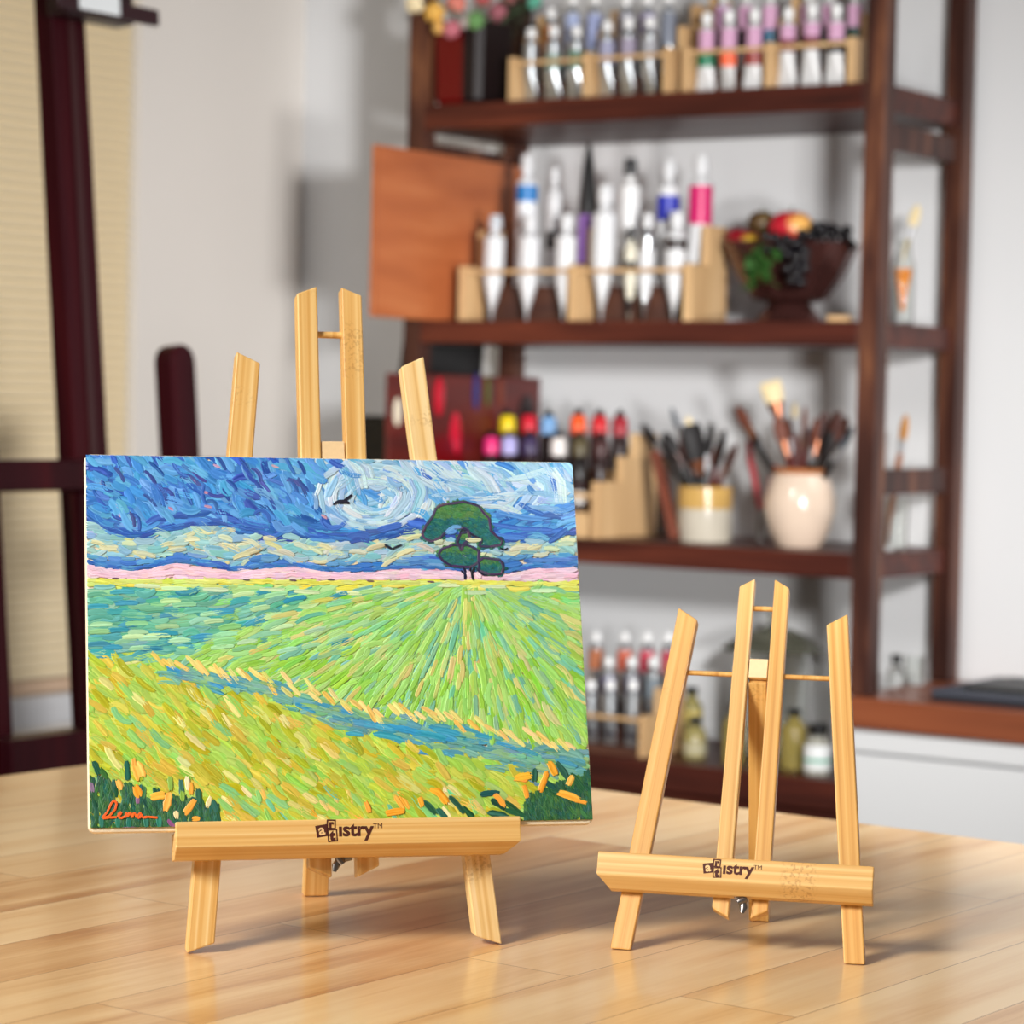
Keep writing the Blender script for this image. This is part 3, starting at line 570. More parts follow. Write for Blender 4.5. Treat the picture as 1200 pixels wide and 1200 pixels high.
# tree
q7 = lambda L_: [(390+x/3.871, 520+y/3.871) for x, y in L_]
polys = [q7([(385,400),(400,370),(430,330),(450,285),(500,268),(570,257),(640,277),(685,330),(692,385),(745,430),(740,452),(690,460),(640,458),(655,430),(600,400),(570,375),(500,385),(470,420),(430,440),(390,420)]),
         q7([(460,500),(480,470),(520,455),(590,455),(640,480),(640,530),(600,555),(520,550),(480,530)]),
         q7([(640,530),(660,512),(735,520),(752,560),(745,583),(690,588),(640,570)]), q7([(540,440),(560,400),(590,390),(600,420),(570,450),(560,480)])]
def inside(x, y, P):
    r = False; j = len(P)-1
    for i in range(len(P)):
        if (P[i][1] > y) != (P[j][1] > y) and x < (P[j][0]-P[i][0])*(y-P[i][1])/(P[j][1]-P[i][1])+P[i][0]: r = not r
        j = i
    return r
for P in polys:
    xs = [p[0] for p in P]; ys = [p[1] for p in P]; A_ = (max(xs)-min(xs))*(max(ys)-min(ys))
    for k in range(int(A_*.16)):
        x = min(xs)+nr.random()*(max(xs)-min(xs)); y = min(ys)+nr.random()*(max(ys)-min(ys))
        if inside(x, y, P):
            f = (y-min(ys))/(max(ys)-min(ys)); c = pick([(70,128,70),(84,136,74),(56,118,84)] if f < .38 else [(30,104,112),(26,94,104),(42,118,110),(48,110,84)])
            stroke(curve_pts(x, y, .3+.6*nr.normal(), 10, .3), 4.6, c, 5)
    for i in range(len(P)):
        a_, b_ = P[i], P[(i+1) % len(P)]; stroke([a_, ((a_[0]+b_[0])/2+.6*nr.normal(), (a_[1]+b_[1])/2+.6*nr.normal()), b_], 3.0, pick([(72,58,92),(58,50,84),(84,64,96)]), 4, taper=.9, up=.00022)
for P, c in ((q7([(490,400),(530,372),(560,372)]), (110,166,222)), (q7([(500,400),(540,392)]), (92,150,214)), (q7([(582,428),(615,432),(650,428)]), (206,214,176)), (q7([(440,447),(480,440)]), (206,214,180)), (q7([(590,570),(600,600)]), (240,206,222)), (q7([(690,480),(740,495)]), (170,208,214)), (q7([(630,580),(650,600)]), (242,210,226))): stroke(P, 5.5, c, 4, up=.0002)
for P, wd in ((q7([(570,552),(582,580),(578,612)]), 3.4), (q7([(605,555),(598,580),(590,592)]), 2.4), (q7([(622,556),(608,585),(616,612)]), 3.2), (q7([(560,570),(580,590)]), 2.2), (q7([(650,430),(560,380),(545,450)]), 2.2), (q7([(630,560),(655,590),(680,592)]), 2.2)): stroke(P, wd, (38,34,58), 4, up=.00022)
# birds and small dark marks
for P, wd in (([(386,592),(392,588),(398,587)], 3.2), ([(396,590),(402,585),(408,580)], 3.4), ([(393,590),(400,588),(405,590)], 4), ([(446,638),(451,641),(456,643)], 2.8), ([(455,643),(460,640),(466,638)], 2.6), ([(580,640),(585,643),(589,640)], 2)): stroke(P, wd, (30,32,48), 3, up=.0002)
for x, y in ((134,681),(286,681),(340,681),(384,680),(430,681),(500,681)): stroke(curve_pts(x, y, .05, 8), 2, (110,84,96), 5)
def finish(name, mname, rough):
    me = bpy.data.meshes.new(name); me.from_pydata(V_, [], F_)
    ca = me.color_attributes.new('paint', 'FLOAT_COLOR', 'POINT')
    k = np.array(K_)/255; l = np.where(k <= .04045, k/12.92, ((k+.055)/1.055)**2.4)
    ca.data.foreach_set('color', np.c_[l, np.ones(len(l))].ravel()); me.polygons.foreach_set('use_smooth', [True]*len(F_))
    m = bpy.data.materials.new(mname); m.use_nodes = True; kk = NT(m); at_ = kk.add('ShaderNodeVertexColor'); at_.layer_name = 'paint'
    kk.link(at_.outputs[0], kk.b.inputs['Base Color']); kk.b.inputs['Roughness'].default_value = rough
    me.materials.append(m); V_.clear(); F_.clear(); K_.clear()
    return link(name, me, pt)
finish('paint_layer', 'oil_paint', .42)
sg = lambda L_: [(100+x/7.5, 880+y/7.5) for x, y in L_]
for P in (sg([(140,610),(185,555),(222,475),(250,452),(266,480),(255,530),(205,590),(150,612)]), sg([(150,612),(205,604),(268,602)]), sg([(272,596),(305,572),(305,555),(286,565),(283,596),(305,612),(332,598)]), sg([(338,608),(350,558),(362,600),(380,560),(394,572),(398,606)]), sg([(404,606),(412,566),(432,572),(438,606)]), sg([(482,566),(456,574),(446,600),(466,610),(486,576),(494,606),(540,598),(622,606)])):
    for i in range(len(P)-1): stroke([P[i], P[i+1]], 2.7, (255,104,36), 4, lift=.0017, taper=.9, streak=3)
finish('signature', 'orange_paint', .42)['label'] = 'orange signature brushed in the corner'
print('strokes', _cnt[0])

# ------------------------------------------------------------------ mahogany studio easel by the window
LEAN = R(5.3); SE0 = -.50
SEM = ROOM @ Matrix.Translation((SE0, 0, .25)) @ Matrix.Rotation(-LEAN, 4, 'Y'); SEI = SEM.inverted()
def ate(u, v, x=0):
    o = SEI @ CP; d = (SEI.to_3x3() @ pixray(u, v)); k = (x-o.x)/d.x; p = o+d*k
    return p.y, p.z
_yc = ate(80, 300)[0]; _zf = (FLOOR-.25)/math.cos(LEAN)+.006
se = thing('studio_easel', 'tall dark mahogany studio easel standing in front of the window blind', 'easel', SEM @ Matrix.Translation((0, _yc, _zf)))
SEL = Matrix.Translation((0, -_yc, -_zf))
def sebar(name, y0, y1, z0, z1, x0, x1, m=M_mahog, rnd_top=False):
    cy, cx = (y0+y1)/2, (x0+x1)/2; b = MB(); hw = (y1-y0)/2
    if rnd_top:
        poly = [(-hw, 0), (hw, 0)]+[(hw*math.cos(R(a)), (z1-z0-hw)+hw*math.sin(R(a))) for a in range(0, 181, 20)]
        b.prism(poly, x0-cx, x1-cx, lambda a, c, d: (d, a, c))
    else: b.box((x0-cx, -hw, 0), (x1-cx, hw, z1-z0))
    return b.build(name, m, se, M=SEL @ Matrix.Translation((cx, cy, z0)), bevel=.003)
m0, m1 = ate(62, 28)[0], ate(101, 28)[0]
mast = sebar('mast', m0, m1, _zf+.03, .95, -.03, 0)
MB().box((0, -.005, 0), (.003, .005, 1.5)).build('track', mat('dark_mahogany_track', (46, 14, 16), .4), mast, M=Matrix.Translation((.0151, 0, .3)))
p0, p1 = ate(203, 450)[0], ate(231, 450)[0]; ptop = ate(214, 403)[1]
sebar('side_post', p0, p1, _zf+.03, ptop, -.03, 0, rnd_top=True)
q1 = ate(14, 815)[0]; sebar('side_post', q1-(p1-p0), q1, _zf+.03, ptop, -.03, 0, rnd_top=True)
bz0, bz1 = ate(50, 576)[1], ate(50, 540)[1]
sebar('crossbar', q1-.06, p1+.03, bz0, bz1, .0005, .028)
s0, s1 = ate(84, 640)[0], ate(99, 640)[0]; tz0, tz1 = ate(50, 905)[1], ate(50, 856)[1]
sebar('strut', s0, s1, tz1+.001, bz0-.001, .0005, .02)
sebar('canvas_tray', q1-.08, p1+.05, tz0, tz1, .0005, .075)
sebar('base_rail', q1-.1, p1+.1, _zf, _zf+.0295, -.06, .06)
c0, c1 = ate(38, 12)[0], ate(155, 12)[0]; cz0, cz1 = ate(80, 25)[1], ate(80, -22)[1]
cl = sebar('clamp', c0+.02, c1-.035, cz0, cz1, .0036, .034, mat('dark_clamp_wood', (34, 14, 17), .35))
sebar('clamp_bar', c0, c1, cz0+.002, cz0+.022, .0345, .044, mat('dark_clamp_bar', (40, 14, 20), .35))
l0, l1 = ate(92, 10, .044)[0], ate(139, 10, .044)[0]
lb = sebar('maker_plate', l0, l1, cz0+.004, cz0+.05, .0445, .0475, mat('pale_plate', (206, 210, 212), .4))
_b = MB()
for i in range(7): _b.box((0, -.022+i*.006, .022+.001*(i % 2)), (.0003, -.0185+i*.006, .026+.0015*((i*5) % 3)))
_b.build('plate_marks', mat('dark_plate_marks', (60, 58, 62), .6), lb, M=Matrix.Translation((.0017, 0, 0)))

# ------------------------------------------------------------------ paint tubes
_cache = {}
def mcol(c, **k):
    key = (tuple(c), tuple(sorted(k.items())))
    if key not in _cache: _cache[key] = mat('paint_%d_%d_%d' % tuple(c), c, **({'rough': .35} | k))
    return _cache[key]
def tube_prof(z, HB, Rr, fl):
    t = min(1, max(0, z/HB)); e = min(1, t/.62); e = e*e*(3-2*e)
    return Rr*(1+fl*(1-e)), Rr*max(.07, e**.75)
def paint_tube(label, x, y, z, H, Rr, body, bands=(), cap=(240, 240, 240), crimp=0, fl=.32, group=None, rz=0, tilt=0):
    """standing on its flat crimped end, cap up"""
    M = RM(x, y, z, rz) @ Matrix.Rotation(tilt, 4, 'Y')
    t = thing('paint_tube', label, 'paint tube', M, group); HB = H*.78; HC = max(.014, H*.13)
    def ring(zz, off=0):
        rx, ry = tube_prof(zz, HB, Rr, fl); rx += off; ry += off; ca, sa = math.cos(crimp), math.sin(crimp); r = []
        for j in range(20):
            a = 2*PI*j/20; px, py = rx*math.cos(a), ry*math.sin(a); r.append((px*ca-py*sa, px*sa+py*ca, zz))
        return r
    key = ('b', round(H, 3), Rr, body, crimp, fl)
    if key not in _cache:
        b = MB(); rs = [ring(HB*k/12) for k in range(13)]
        sh_ = HB+(H-HC-HB)*.75
        for rr, zz in ((.62, (HB+sh_)/2), (.40, sh_), (.38, H-HC)): rs.append([(p[0]*rr, p[1]*rr, zz) for p in ring(HB)])
        b.rings(rs); _cache[key] = b.mesh('tube_body', body if not isinstance(body, tuple) else mcol(body), True)
    link('body', _cache[key], t)
    for z0, z1, c in bands:
        key = ('l', round(H, 3), Rr, z0, z1, c, crimp, fl)
        if key not in _cache:
            n = 5; _cache[key] = MB().rings([ring(HB*(z0+(z1-z0)*k/n), .0004) for k in range(n+1)], False, False).mesh('label', mcol(c), True)
        link('label', _cache[key], t)
    key = ('c', round(H, 3), Rr, cap)
    if key not in _cache:
        b = MB(); cr = Rr*.62; b.lathe([(cr*1.02, 0), (cr*1.05, .002), (cr, HC*.55), (cr*.92, HC*.9), (cr*.8, HC)], 20)
        _cache[key] = b.mesh('cap', mcol(cap, rough=.4), True)
    link('cap', _cache[key], t, Matrix.Translation((0, 0, H-HC)))
    return t
def rack(label, base, panels, yo, steps, tiers, xs=None, th=.011, name='tube_rack', cat='rack', rail=.055, first=True):
    """stepped wooden rack; panels in room x; steps [(depth, height)]; tiers [(y0, y1, height)]"""
    r = thing(name, label, cat, RM(0, 0, base+.0005))
    poly = []; y = yo
    for d, h in steps: poly += [(y, h), (y+d, h)]; y += d
    poly = [(yo, 0)]+poly+[(y, 0)]
    for px in panels: MB().prism(poly, px-th/2, px+th/2, lambda a, c, d: (d, a, c)).build('end_panel' if px in (panels[0], panels[-1]) else 'divider', M_rack, r, bevel=.001)
    xa, xb = xs or (panels[0]+th/2, panels[-1]-th/2)
    segs = [(a+th/2, b-th/2) for a, b in zip(panels[:-1], panels[1:])] if len(panels) > 1 else [(xa, xb)]
    for sa, sb in segs:
        if rail: MB().box((sa, yo+.001, rail), (sb, yo+.0045, rail+.006)).build('rail', M_rack, r)
        for y0, y1, h, in tiers:
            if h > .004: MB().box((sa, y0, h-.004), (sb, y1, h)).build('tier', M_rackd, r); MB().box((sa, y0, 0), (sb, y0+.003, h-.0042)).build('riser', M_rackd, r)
    return r
ordn = ['first', 'second', 'third', 'fourth', 'fifth', 'sixth', 'seventh', 'eighth']
# top shelf, left rack
Z1 = ZS[0]
pn = [at(u, 90, .02)[0] for u in (599, 686, 780)]
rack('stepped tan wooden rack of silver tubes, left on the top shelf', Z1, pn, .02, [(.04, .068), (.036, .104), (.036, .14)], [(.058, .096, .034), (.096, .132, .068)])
lab1 = ['plain silver', 'silver with small green label', 'silver with dark green label', 'silver with pale violet label', 'silver with grey violet label', 'silver with grey label']
bnd = [(), ((.55, .8, (120, 150, 138)),), ((.55, .85, (74, 116, 92)),), ((.58, .95, (150, 150, 176)),), ((.6, .95, (150, 140, 160)),), ((.6, .9, (158, 158, 164)),)]
for i, (u, v) in enumerate(((622, 33), (648.5, 31), (675, 31), (711, 25), (736, 21), (761, 20))):
    x, zt = at(u, v, .04)
    paint_tube('%s paint tube, %s in front row, left top rack' % (lab1[i], ordn[i]), x, .042, Z1+.0006, zt-Z1-.0006, .0118, M_silver, bnd[i], crimp=rnd.uniform(-.25, .25), group='silver tubes on the top shelf', rz=rnd.uniform(-.2, .2))
for i, (u, v, c, cn) in enumerate(((646, 10, (232, 150, 70), 'orange'), (671, -8, (160, 172, 206), 'pale blue'), (697, -8, (150, 160, 200), 'blue grey'), (734, -6, (170, 168, 182), 'grey'), (759, -7, (140, 130, 170), 'violet'), (784, -9, (120, 126, 140), 'slate'))):
    x, zt = at(u, v, .078)
    paint_tube('silver tube with %s label, %s in second row of left top rack' % (cn, ordn[i]), x, .079, Z1+.0351, zt-Z1-.0351, .0112, M_silver, ((.45, .97, c),), crimp=0, fl=.1, group='silver tubes on the top shelf')
# top shelf, right rack
pn = [at(u, 80, .02)[0] for u in (802, 899, 996)]
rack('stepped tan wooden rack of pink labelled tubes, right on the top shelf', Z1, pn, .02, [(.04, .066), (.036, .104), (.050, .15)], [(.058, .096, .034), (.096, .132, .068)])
PK = (206, 158, 190)
for i, (u, v, c, cn, k) in enumerate(((828, 15, (22, 120, 84), 'green', .62), (854, 12, (255, 112, 72), 'orange', .6), (884, 10.5, (150, 62, 56), 'dark red', .6), (923.5, 9, (120, 40, 60), 'maroon', .78), (951.5, 5, (110, 36, 50), 'wine red', .78), (980, 5, (40, 38, 46), 'black', .72))):
    x, zt = at(u, v, .04)
    paint_tube('white paint tube with pink and %s bands, front row of right top rack' % cn, x, .042, Z1+.0006, zt-Z1-.0006, .0116, M_wlab, ((k, .99, PK), (k-.2, k, c)), cap=(244, 244, 244), crimp=rnd.uniform(-.3, .3), group='pink banded tubes on the top shelf', rz=rnd.uniform(-.2, .2))
for i, (u, c, cn) in enumerate(((848, (60, 40, 56), 'plum'), (875, (48, 30, 40), 'black plum'), (903, (24, 92, 122), 'teal blue'), (948, (70, 30, 40), 'dark wine'), (973, (30, 62, 50), 'bottle green'), (1003, (10, 62, 50), 'dark green'))):
    x, zt = at(u, -14, .078)
    paint_tube('white paint tube with pink and %s bands, second row of right top rack' % cn, x, .079, Z1+.0351, zt-Z1-.0351, .0112, M_wlab, ((.62, .99, PK if i else (196, 150, 190)), (.3, .62, c)), crimp=0, fl=.1, group='pink banded tubes on the top shelf')
# middle shelf rack
Z2 = ZS[1]
pn = [at(u, 340, .02)[0] for u in (541, 670, 805)]
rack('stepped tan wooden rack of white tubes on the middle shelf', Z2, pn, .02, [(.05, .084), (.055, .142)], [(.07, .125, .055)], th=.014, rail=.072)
WT_ = (216, 217, 219)
fr = [(580, 252, .0165, WT_, (), (196, 200, 206), 'white tube with grey cap at left end of front row'), (621, 252, .0172, WT_, (), WT_, 'white tube standing second in front row'), (664, 251, .0165, WT_, (), WT_, 'white tube beside the middle divider, left of tallest'),
      (709, 217, .0185, WT_, (), WT_, 'tallest white tube in the front row'), (739, 266, .0088, (222, 216, 196), ((.72, .82, (30, 28, 28)), (.12, .3, (28, 26, 26))), (40, 38, 38), 'slim cream tube with black bands'), (757, 250, .0125, M_silver, ((.3, .85, WT_),), WT_, 'silver tube with white label right of the slim cream tube'), (793, 248, .0165, WT_, ((.84, .97, (60, 52, 52)),), WT_, 'white tube with dark shoulder band at right end of front row')]
for i, (u, v, r_, bd, bands, cap, nm) in enumerate(fr):
    x, zt = at(u, v, .045); cr = PI/2-.5
    x2, _ = at(u-(7 if i not in (4,) else 2), 370, .045); H = zt-Z2-.0006
    paint_tube(nm, (x+x2)/2-.0, .047 if i != 5 else .051, Z2+.0006, H, r_, bd, bands, cap, crimp=R(118), fl=.0, group='tubes in the middle shelf rack', tilt=math.atan2(x-x2, H)*.55)
bk = [(618, 181, .0165, (226, 228, 232), ((.82, .98, (28, 120, 190)),), WT_, 'pale tube with blue shoulder band, back row beside plywood board'), (650, 196, .0115, WT_, ((.4, .6, (50, 46, 46)),), WT_, 'slim white tube with black mark in the back row'),
      (739, 186, .0165, (228, 228, 228), (), (52, 52, 54), 'white tube with dark cap in the back row'), (784, 188, .0165, WT_, ((.66, .92, (36, 48, 170)),), WT_, 'white tube with royal blue band in the back row'), (822, 182, .0175, WT_, ((.6, .98, (204, 28, 104)),), WT_, 'white tube with magenta band at right end of back row')]
for u, v, r_, bd, bands, cap, nm in bk:
    x, zt = at(u, v, .097); paint_tube(nm, x, .098, Z2+.0561, zt-Z2-.0561, r_, bd, bands, cap, crimp=R(40), fl=.08, group='tubes in the middle shelf rack')
x, zt = at(690, 168, .097); H = zt-Z2-.0561
t = thing('marker_bottle', 'purple bottle with tall pointed black cap behind the white tubes', 'bottle', RM(x, .098, Z2+.0561), 'tubes in the middle shelf rack')
MB().lathe([(.013, 0), (.0145, .004), (.0145, H*.46), (.013, H*.5)], 20).build('body', mcol((160, 116, 200)), t, True)
MB().lathe([(.0142, H*.505), (.0135, H*.6), (.0085, H*.85), (.004, H*.97), (.0025, H)], 20).build('cap', M_black, t, True)
MB().lathe([(.0149, H*.16), (.0149, H*.02)][::-1], 20, cap0=False, cap1=False).build('label', mcol((60, 40, 70)), t, True)

# ------------------------------------------------------------------ boards standing between shelves
def leaning_board(name, label, cat, ua, va, ya, ub, yb, zbase, vtop_b, mt, th):
    xa, za = at(ua, va, ya); xb, zb = at(ub, vtop_b, yb); L = math.hypot(xb-xa, yb-ya); ang = math.atan2(yb-ya, xb-xa); h = za-zbase-.0006
    t = thing(name, label, cat, RM(xa, ya, zbase+.0006, ang)); return t, L, h
bd, L, h = leaning_board('drawing_board', 'orange brown plywood board standing at left end of middle shelf', 'board', 442, 169, -.15, 622, .27, Z2, 180, M_board, .01)
MB().box((0, 0, 0), (L, .009, h)).build('panel', M_board, bd, bevel=.001)
MB().box((0, -.0008, 0), (.004, -.0001, h)).build('edge_strip', mat('edge_band', (170, 96, 58), .5), bd)
Z3 = ZS[2]
pb_, L, h = leaning_board('paint_palette', 'dark red rectangular palette with paint dabs standing at left of lower shelf', 'palette', 457, 437, -.15, 634, .27, Z3, 443, M_board, .01)
MB().box((0, 0, 0), (L, .008, h)).build('panel', wood('dark_red_board', [(.25, (70, 20, 16)), (.55, (92, 26, 20)), (.8, (112, 40, 28))], (5, 30, 30), .4), pb_, bevel=.002)
for px, pz, rx, rz_, c in ((.31, .86, .014, .03, (190, 10, 40)), (.55, .9, .009, .03, (34, 44, 110)), (.63, .9, .008, .026, (78, 84, 28)), (.72, .9, .008, .024, (120, 50, 26)), (.90, .80, .022, .022, (34, 12, 14)), (.42, .60, .016, .04, (200, 24, 50)), (.42, .56, .008, .014, (226, 96, 110)), (.05, .76, .011, .022, (226, 214, 190)), (.36, .42, .05, .05, (110, 4, 8))):
    MB().ball((0, 0, 0), 1, 14, 8, (rx, .0018, rz_)).build('paint_dab', mcol(c, rough=.3), pb_, True, M=Matrix.Translation((px*L, -.0008, pz*h)))

# ------------------------------------------------------------------ vase of flowers, top shelf
vx = -.7185
va = thing('flower_vase', 'dark red square vase of flowers at left end of the top shelf', 'vase', RM(vx, .052, Z1+.0006))
vh = at(541, 36, .1)[1]-Z1
_b = MB(); _b.cur = 0
for k, (a, z) in enumerate(((.036, 0), (.042, .01), (.046, vh*.9), (.047, vh))): pass
prof = [(.038, 0), (.043, .008), (.046, vh*.92), (.0465, vh), (.042, vh), (.038, .012)]
def sq(h_, z): return [(h_*cx, h_*cy, z) for cx, cy in ((-1, -.8), (-.8, -1), (.8, -1), (1, -.8), (1, .8), (.8, 1), (-.8, 1), (-1, .8))]
_b.rings([sq(a, z) for a, z in prof]).build('body', mcol((98, 3, 5), rough=.3), va, bevel=.001)
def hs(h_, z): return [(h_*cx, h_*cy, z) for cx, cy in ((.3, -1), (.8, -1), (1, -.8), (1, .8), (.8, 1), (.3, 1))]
MB().rings([hs(.0390, .001), hs(.0440, .008), hs(.0470, vh*.92), hs(.0478, vh-.001)], False, False).build('painted_shade_side', mcol((20, 6, 8), rough=.55), va)  # shaded right side of the red vase, painted as a dark shell
def bloom_mesh(c, r, seed):
    q = random.Random(seed); b = MB(); b.ball((0, 0, 0), r*.5, 10, 6)
    for ringi, (n, el, d) in enumerate(((7, -.1, .75), (6, .55, .62), (4, 1.05, .5))):
        for i in range(n):
            a = 2*PI*i/n+q.random(); e = el+q.uniform(-.1, .1); v = Vector((math.cos(a)*math.cos(e), math.sin(a)*math.cos(e), math.sin(e)))
            M = Matrix.Translation(v*r*d) @ v.to_track_quat('Z', 'Y').to_matrix().to_4x4() @ Matrix.Diagonal((.42*r, .42*r, .2*r, 1)); b.ball((0, 0, 0), 1, 8, 5) if False else b.lathe([(max(1e-3, math.sin(PI*m/5)), -math.cos(PI*m/5)) for m in range(6)], 8, M)
    return b.mesh('bloom', mcol(c, rough=.6), True)
M_stem = mat('green_stem', (60, 84, 48), .5); M_leafd = mat('dark_foliage', (64, 62, 48), .6)
fl_ = [(487, 3, 14, (244, 226, 184), 'cream rose leaning left over the vase rim', -.025), (509, 14, 14, (232, 180, 84), 'yellow flower above the red vase', -.015), (514, 32, 9, (226, 176, 96), 'small yellow bud hanging on the vase', -.012), (534, 4, 14, (222, 132, 116), 'salmon flower in the middle of the bouquet', .03), (529, 34, 12, (196, 112, 124), 'dusty pink flower low over the vase rim', -.008),
       (557, 24, 12, (104, 150, 88), 'round green bloom on the right of the bouquet', .0), (545, 26, 9, (176, 160, 156), 'small grey pink flower beside the green bloom', -.004), (583, 14, 13, (164, 96, 106), 'mauve flower leaning right over the rack', .09), (566, -4, 13, (190, 92, 92), 'rose red flower at the top of the bouquet', .1), (626, 2, 10, (96, 178, 152), 'turquoise flower above the left rack', .1), (600, -8, 13, (180, 110, 110), 'pink flower at the back right of bouquet', .11), (505, -12, 13, (240, 200, 150), 'peach flower at the top left of bouquet', .09)]
for i, (u, v, rp, c, nm, yo) in enumerate(fl_):
    x, z = at(u, v, yo); r_ = rp*.00128; tgt = Vector((x, yo, z)); base = Vector((vx+max(-.03, min(.03, (x-vx)*.25)), .052+max(-.03, min(.03, (yo-.052)*.35)), Z1+vh*.75))
    f = thing('flower', nm, 'flower', RM(base.x, base.y, base.z), 'flowers in the red vase')
    link('bloom', bloom_mesh(c, r_, i), f, Matrix.Translation(tgt-base) @ (Vector((x-vx, yo-.5, .1)).to_track_quat('Z', 'Y').to_matrix().to_4x4()))
    mid = Vector((base.x+(x-base.x)*.4, base.y+(yo-base.y)*.3, max(z, base.z)+.01 if z < Z1+vh+.02 else base.z+(z-base.z)*.65))
    MB().tube([Vector((0, 0, 0)), mid-base, tgt-base], .0016, 6).build('stem', M_stem, f, True)
def leaf_mesh(n, seed, spread, ln, wd, mt):
    q = random.Random(seed); b = MB()
    for i in range(n):
        a = q.uniform(0, 2*PI); e = q.uniform(-.2, 1.2); d = Vector((math.cos(a)*math.cos(e), math.sin(a)*math.cos(e), math.sin(e))); o = Vector((q.uniform(-1, 1), q.uniform(-1, 1), q.uniform(-1, 1)))*spread
        M = Matrix.Translation(o) @ d.to_track_quat('X', 'Z').to_matrix().to_4x4(); vs_ = []; n_ = 6
        for k in range(n_+1):
            t_ = k/n_; w_ = wd*math.sin(PI*min(1, t_*.92+.06)); zz = -.25*ln*t_*t_
            vs_ += [(ln*t_, -w_, zz+.15*w_), (ln*t_, 0, zz), (ln*t_, w_, zz+.15*w_)]
        b.add(vs_, [(3*k+j, 3*k+j+1, 3*k+j+4, 3*k+j+3) for k in range(n_) for j in (0, 1)], M)
    return b
x, z = at(600, 22, .12)
o = leaf_mesh(26, 5, .026, .045, .011, M_leafd).build('foliage_sprig', M_leafd, M=RM(x-.02, .16, z-.004), smooth=True); tag(o, 'dark leafy sprig in the bouquet behind the left rack', 'foliage')

# ------------------------------------------------------------------ fruit bowl, middle shelf
bx = at(924, 330, .12)[0]; bz = Z2+.0006
zr = at(924, 286, .12)[1]-bz
bw = thing('fruit_bowl', 'dark copper pedestal fruit bowl on the middle shelf', 'bowl', RM(bx, .125, bz))
M_cop = mat('dark_copper', (92, 56, 52), .2, .7, var=.2, vscale=30)
prof = [(.046, .0), (.050, .004), (.045, .012), (.034, .024), (.030, .03)]
MB().lathe(prof, 32).build('foot', M_cop, bw, True)
MB().lathe([(.030, .0305), (.052, .036), (.076, zr*.60), (.090, zr*.86), (.098, zr), (.094, zr), (.086, zr*.86), (.072, zr*.62), (.046, .042), (.002, .040)], 64, flute=.035, nf=12).build('bowl', M_cop, bw, True)
def fruit(name, label, cat, u, v, yo, r_, c1, c2, sc=(1, 1, 1), stem=True, tilt=0):
    x, z = at(u, v, yo); m = bpy.data.materials.new(name+'_skin'); m.use_nodes = True; k = NT(m); tc = k.add('ShaderNodeTexCoord')
    no = k.add('ShaderNodeTexNoise'); no.inputs['Scale'].default_value = 22; k.link(tc.outputs['Object'], no.inputs['Vector'])
    sx_ = k.add('ShaderNodeSeparateXYZ'); k.link(tc.outputs['Object'], sx_.inputs[0])
    ma = k.add('ShaderNodeMath', operation='MULTIPLY_ADD'); ma.inputs[1].default_value = .5/r_; k.link(sx_.outputs[0], ma.inputs[0]); k.link(no.outputs['Fac'], ma.inputs[2])
    rr = ramp(k, [(.76, c1), (.97, c2)]); k.link(ma.outputs[0], rr.inputs[0]); k.link(rr.outputs[0], k.b.inputs['Base Color']); k.b.inputs['Roughness'].default_value = .35
    t = thing(name, label, cat, RM(x, yo, z, 0) @ Matrix.Rotation(tilt, 4, 'Y'), 'fruit in the bowl')
    prof = [(max(1e-4, r_*math.sin(PI*i/14))*(1+.06*math.sin(PI*i/14)), -r_*math.cos(PI*i/14)*(1-.16*math.exp(-((i-14)/2.2)**2))) for i in range(15)]
    MB().lathe(prof, 24, Matrix.Diagonal((*sc, 1))).build('flesh', m, t, True)
    if stem: MB().tube([(0, 0, r_*.78*sc[2]), (.001, 0, r_*1.12*sc[2])], .0014, 6).build('stem', M_stem, t)
    return t
fruit('mango', 'red and yellow mango at left in the bowl', 'fruit', 873, 282, .10, .029, (140, 14, 30), (226, 196, 60), (1.0, .85, .62), False, R(18))
fruit('peach', 'red and yellow peach on top of the bowl', 'fruit', 927, 268, .13, .031, (190, 26, 46), (240, 180, 96), (1.05, 1, .92))
fruit('pear', 'small brown pear behind the peach and mango', 'fruit', 893, 262, .16, .021, (84, 62, 34), (116, 92, 52))
M_grape = mat('dark_grape', (16, 13, 18), .25, spec=.5)
gm = MB().ball((0, 0, 0), .0085, 12, 8).mesh('grape', M_grape, True)
def grapes(label, pts, rad, n, seed):
    q = random.Random(seed); c0 = Vector(pts[0]); t = thing('grape_bunch', label, 'grapes', RM(*c0), 'fruit in the bowl'); done = []
    tries = 0
    while len(done) < n and tries < 4000:
        tries += 1; i = q.randrange(len(pts)-1); p = Vector(pts[i]).lerp(Vector(pts[i+1]), q.random())+Vector((q.uniform(-1, 1), q.uniform(-.7, .7), q.uniform(-1, 1)))*rad-c0
        if all((p-d).length > .0135 for d in done): done.append(p); link('grape', gm, t, Matrix.Translation(p))
    MB().tube([Vector((0, 0, .0)), Vector(pts[1])-c0+Vector((0, 0, .004))], .0018, 6).build('stem', M_stem, t, True)
g = lambda u, v, y: (*[at(u, v, y)[0], y], at(u, v, y)[1])
grapes('dark grape bunch spilling over the right rim of bowl', [g(945, 277, .11), g(968, 272, .12), g(992, 281, .12)], .010, 26, 3)
grapes('dark grape bunch hanging over the front of the bowl', [g(905, 284, .05), g(925, 290, .026), g(935, 305, .02), g(932, 322, .02)], .012, 30, 4)
x, z = at(892, 303, .022)
M_gleaf = mat('green_leaf', (48, 88, 36), .5, var=.25, vscale=40)
lm_ = leaf_mesh(30, 8, .016, .026, .009, M_gleaf); x2, z2 = at(893, 326, .03)
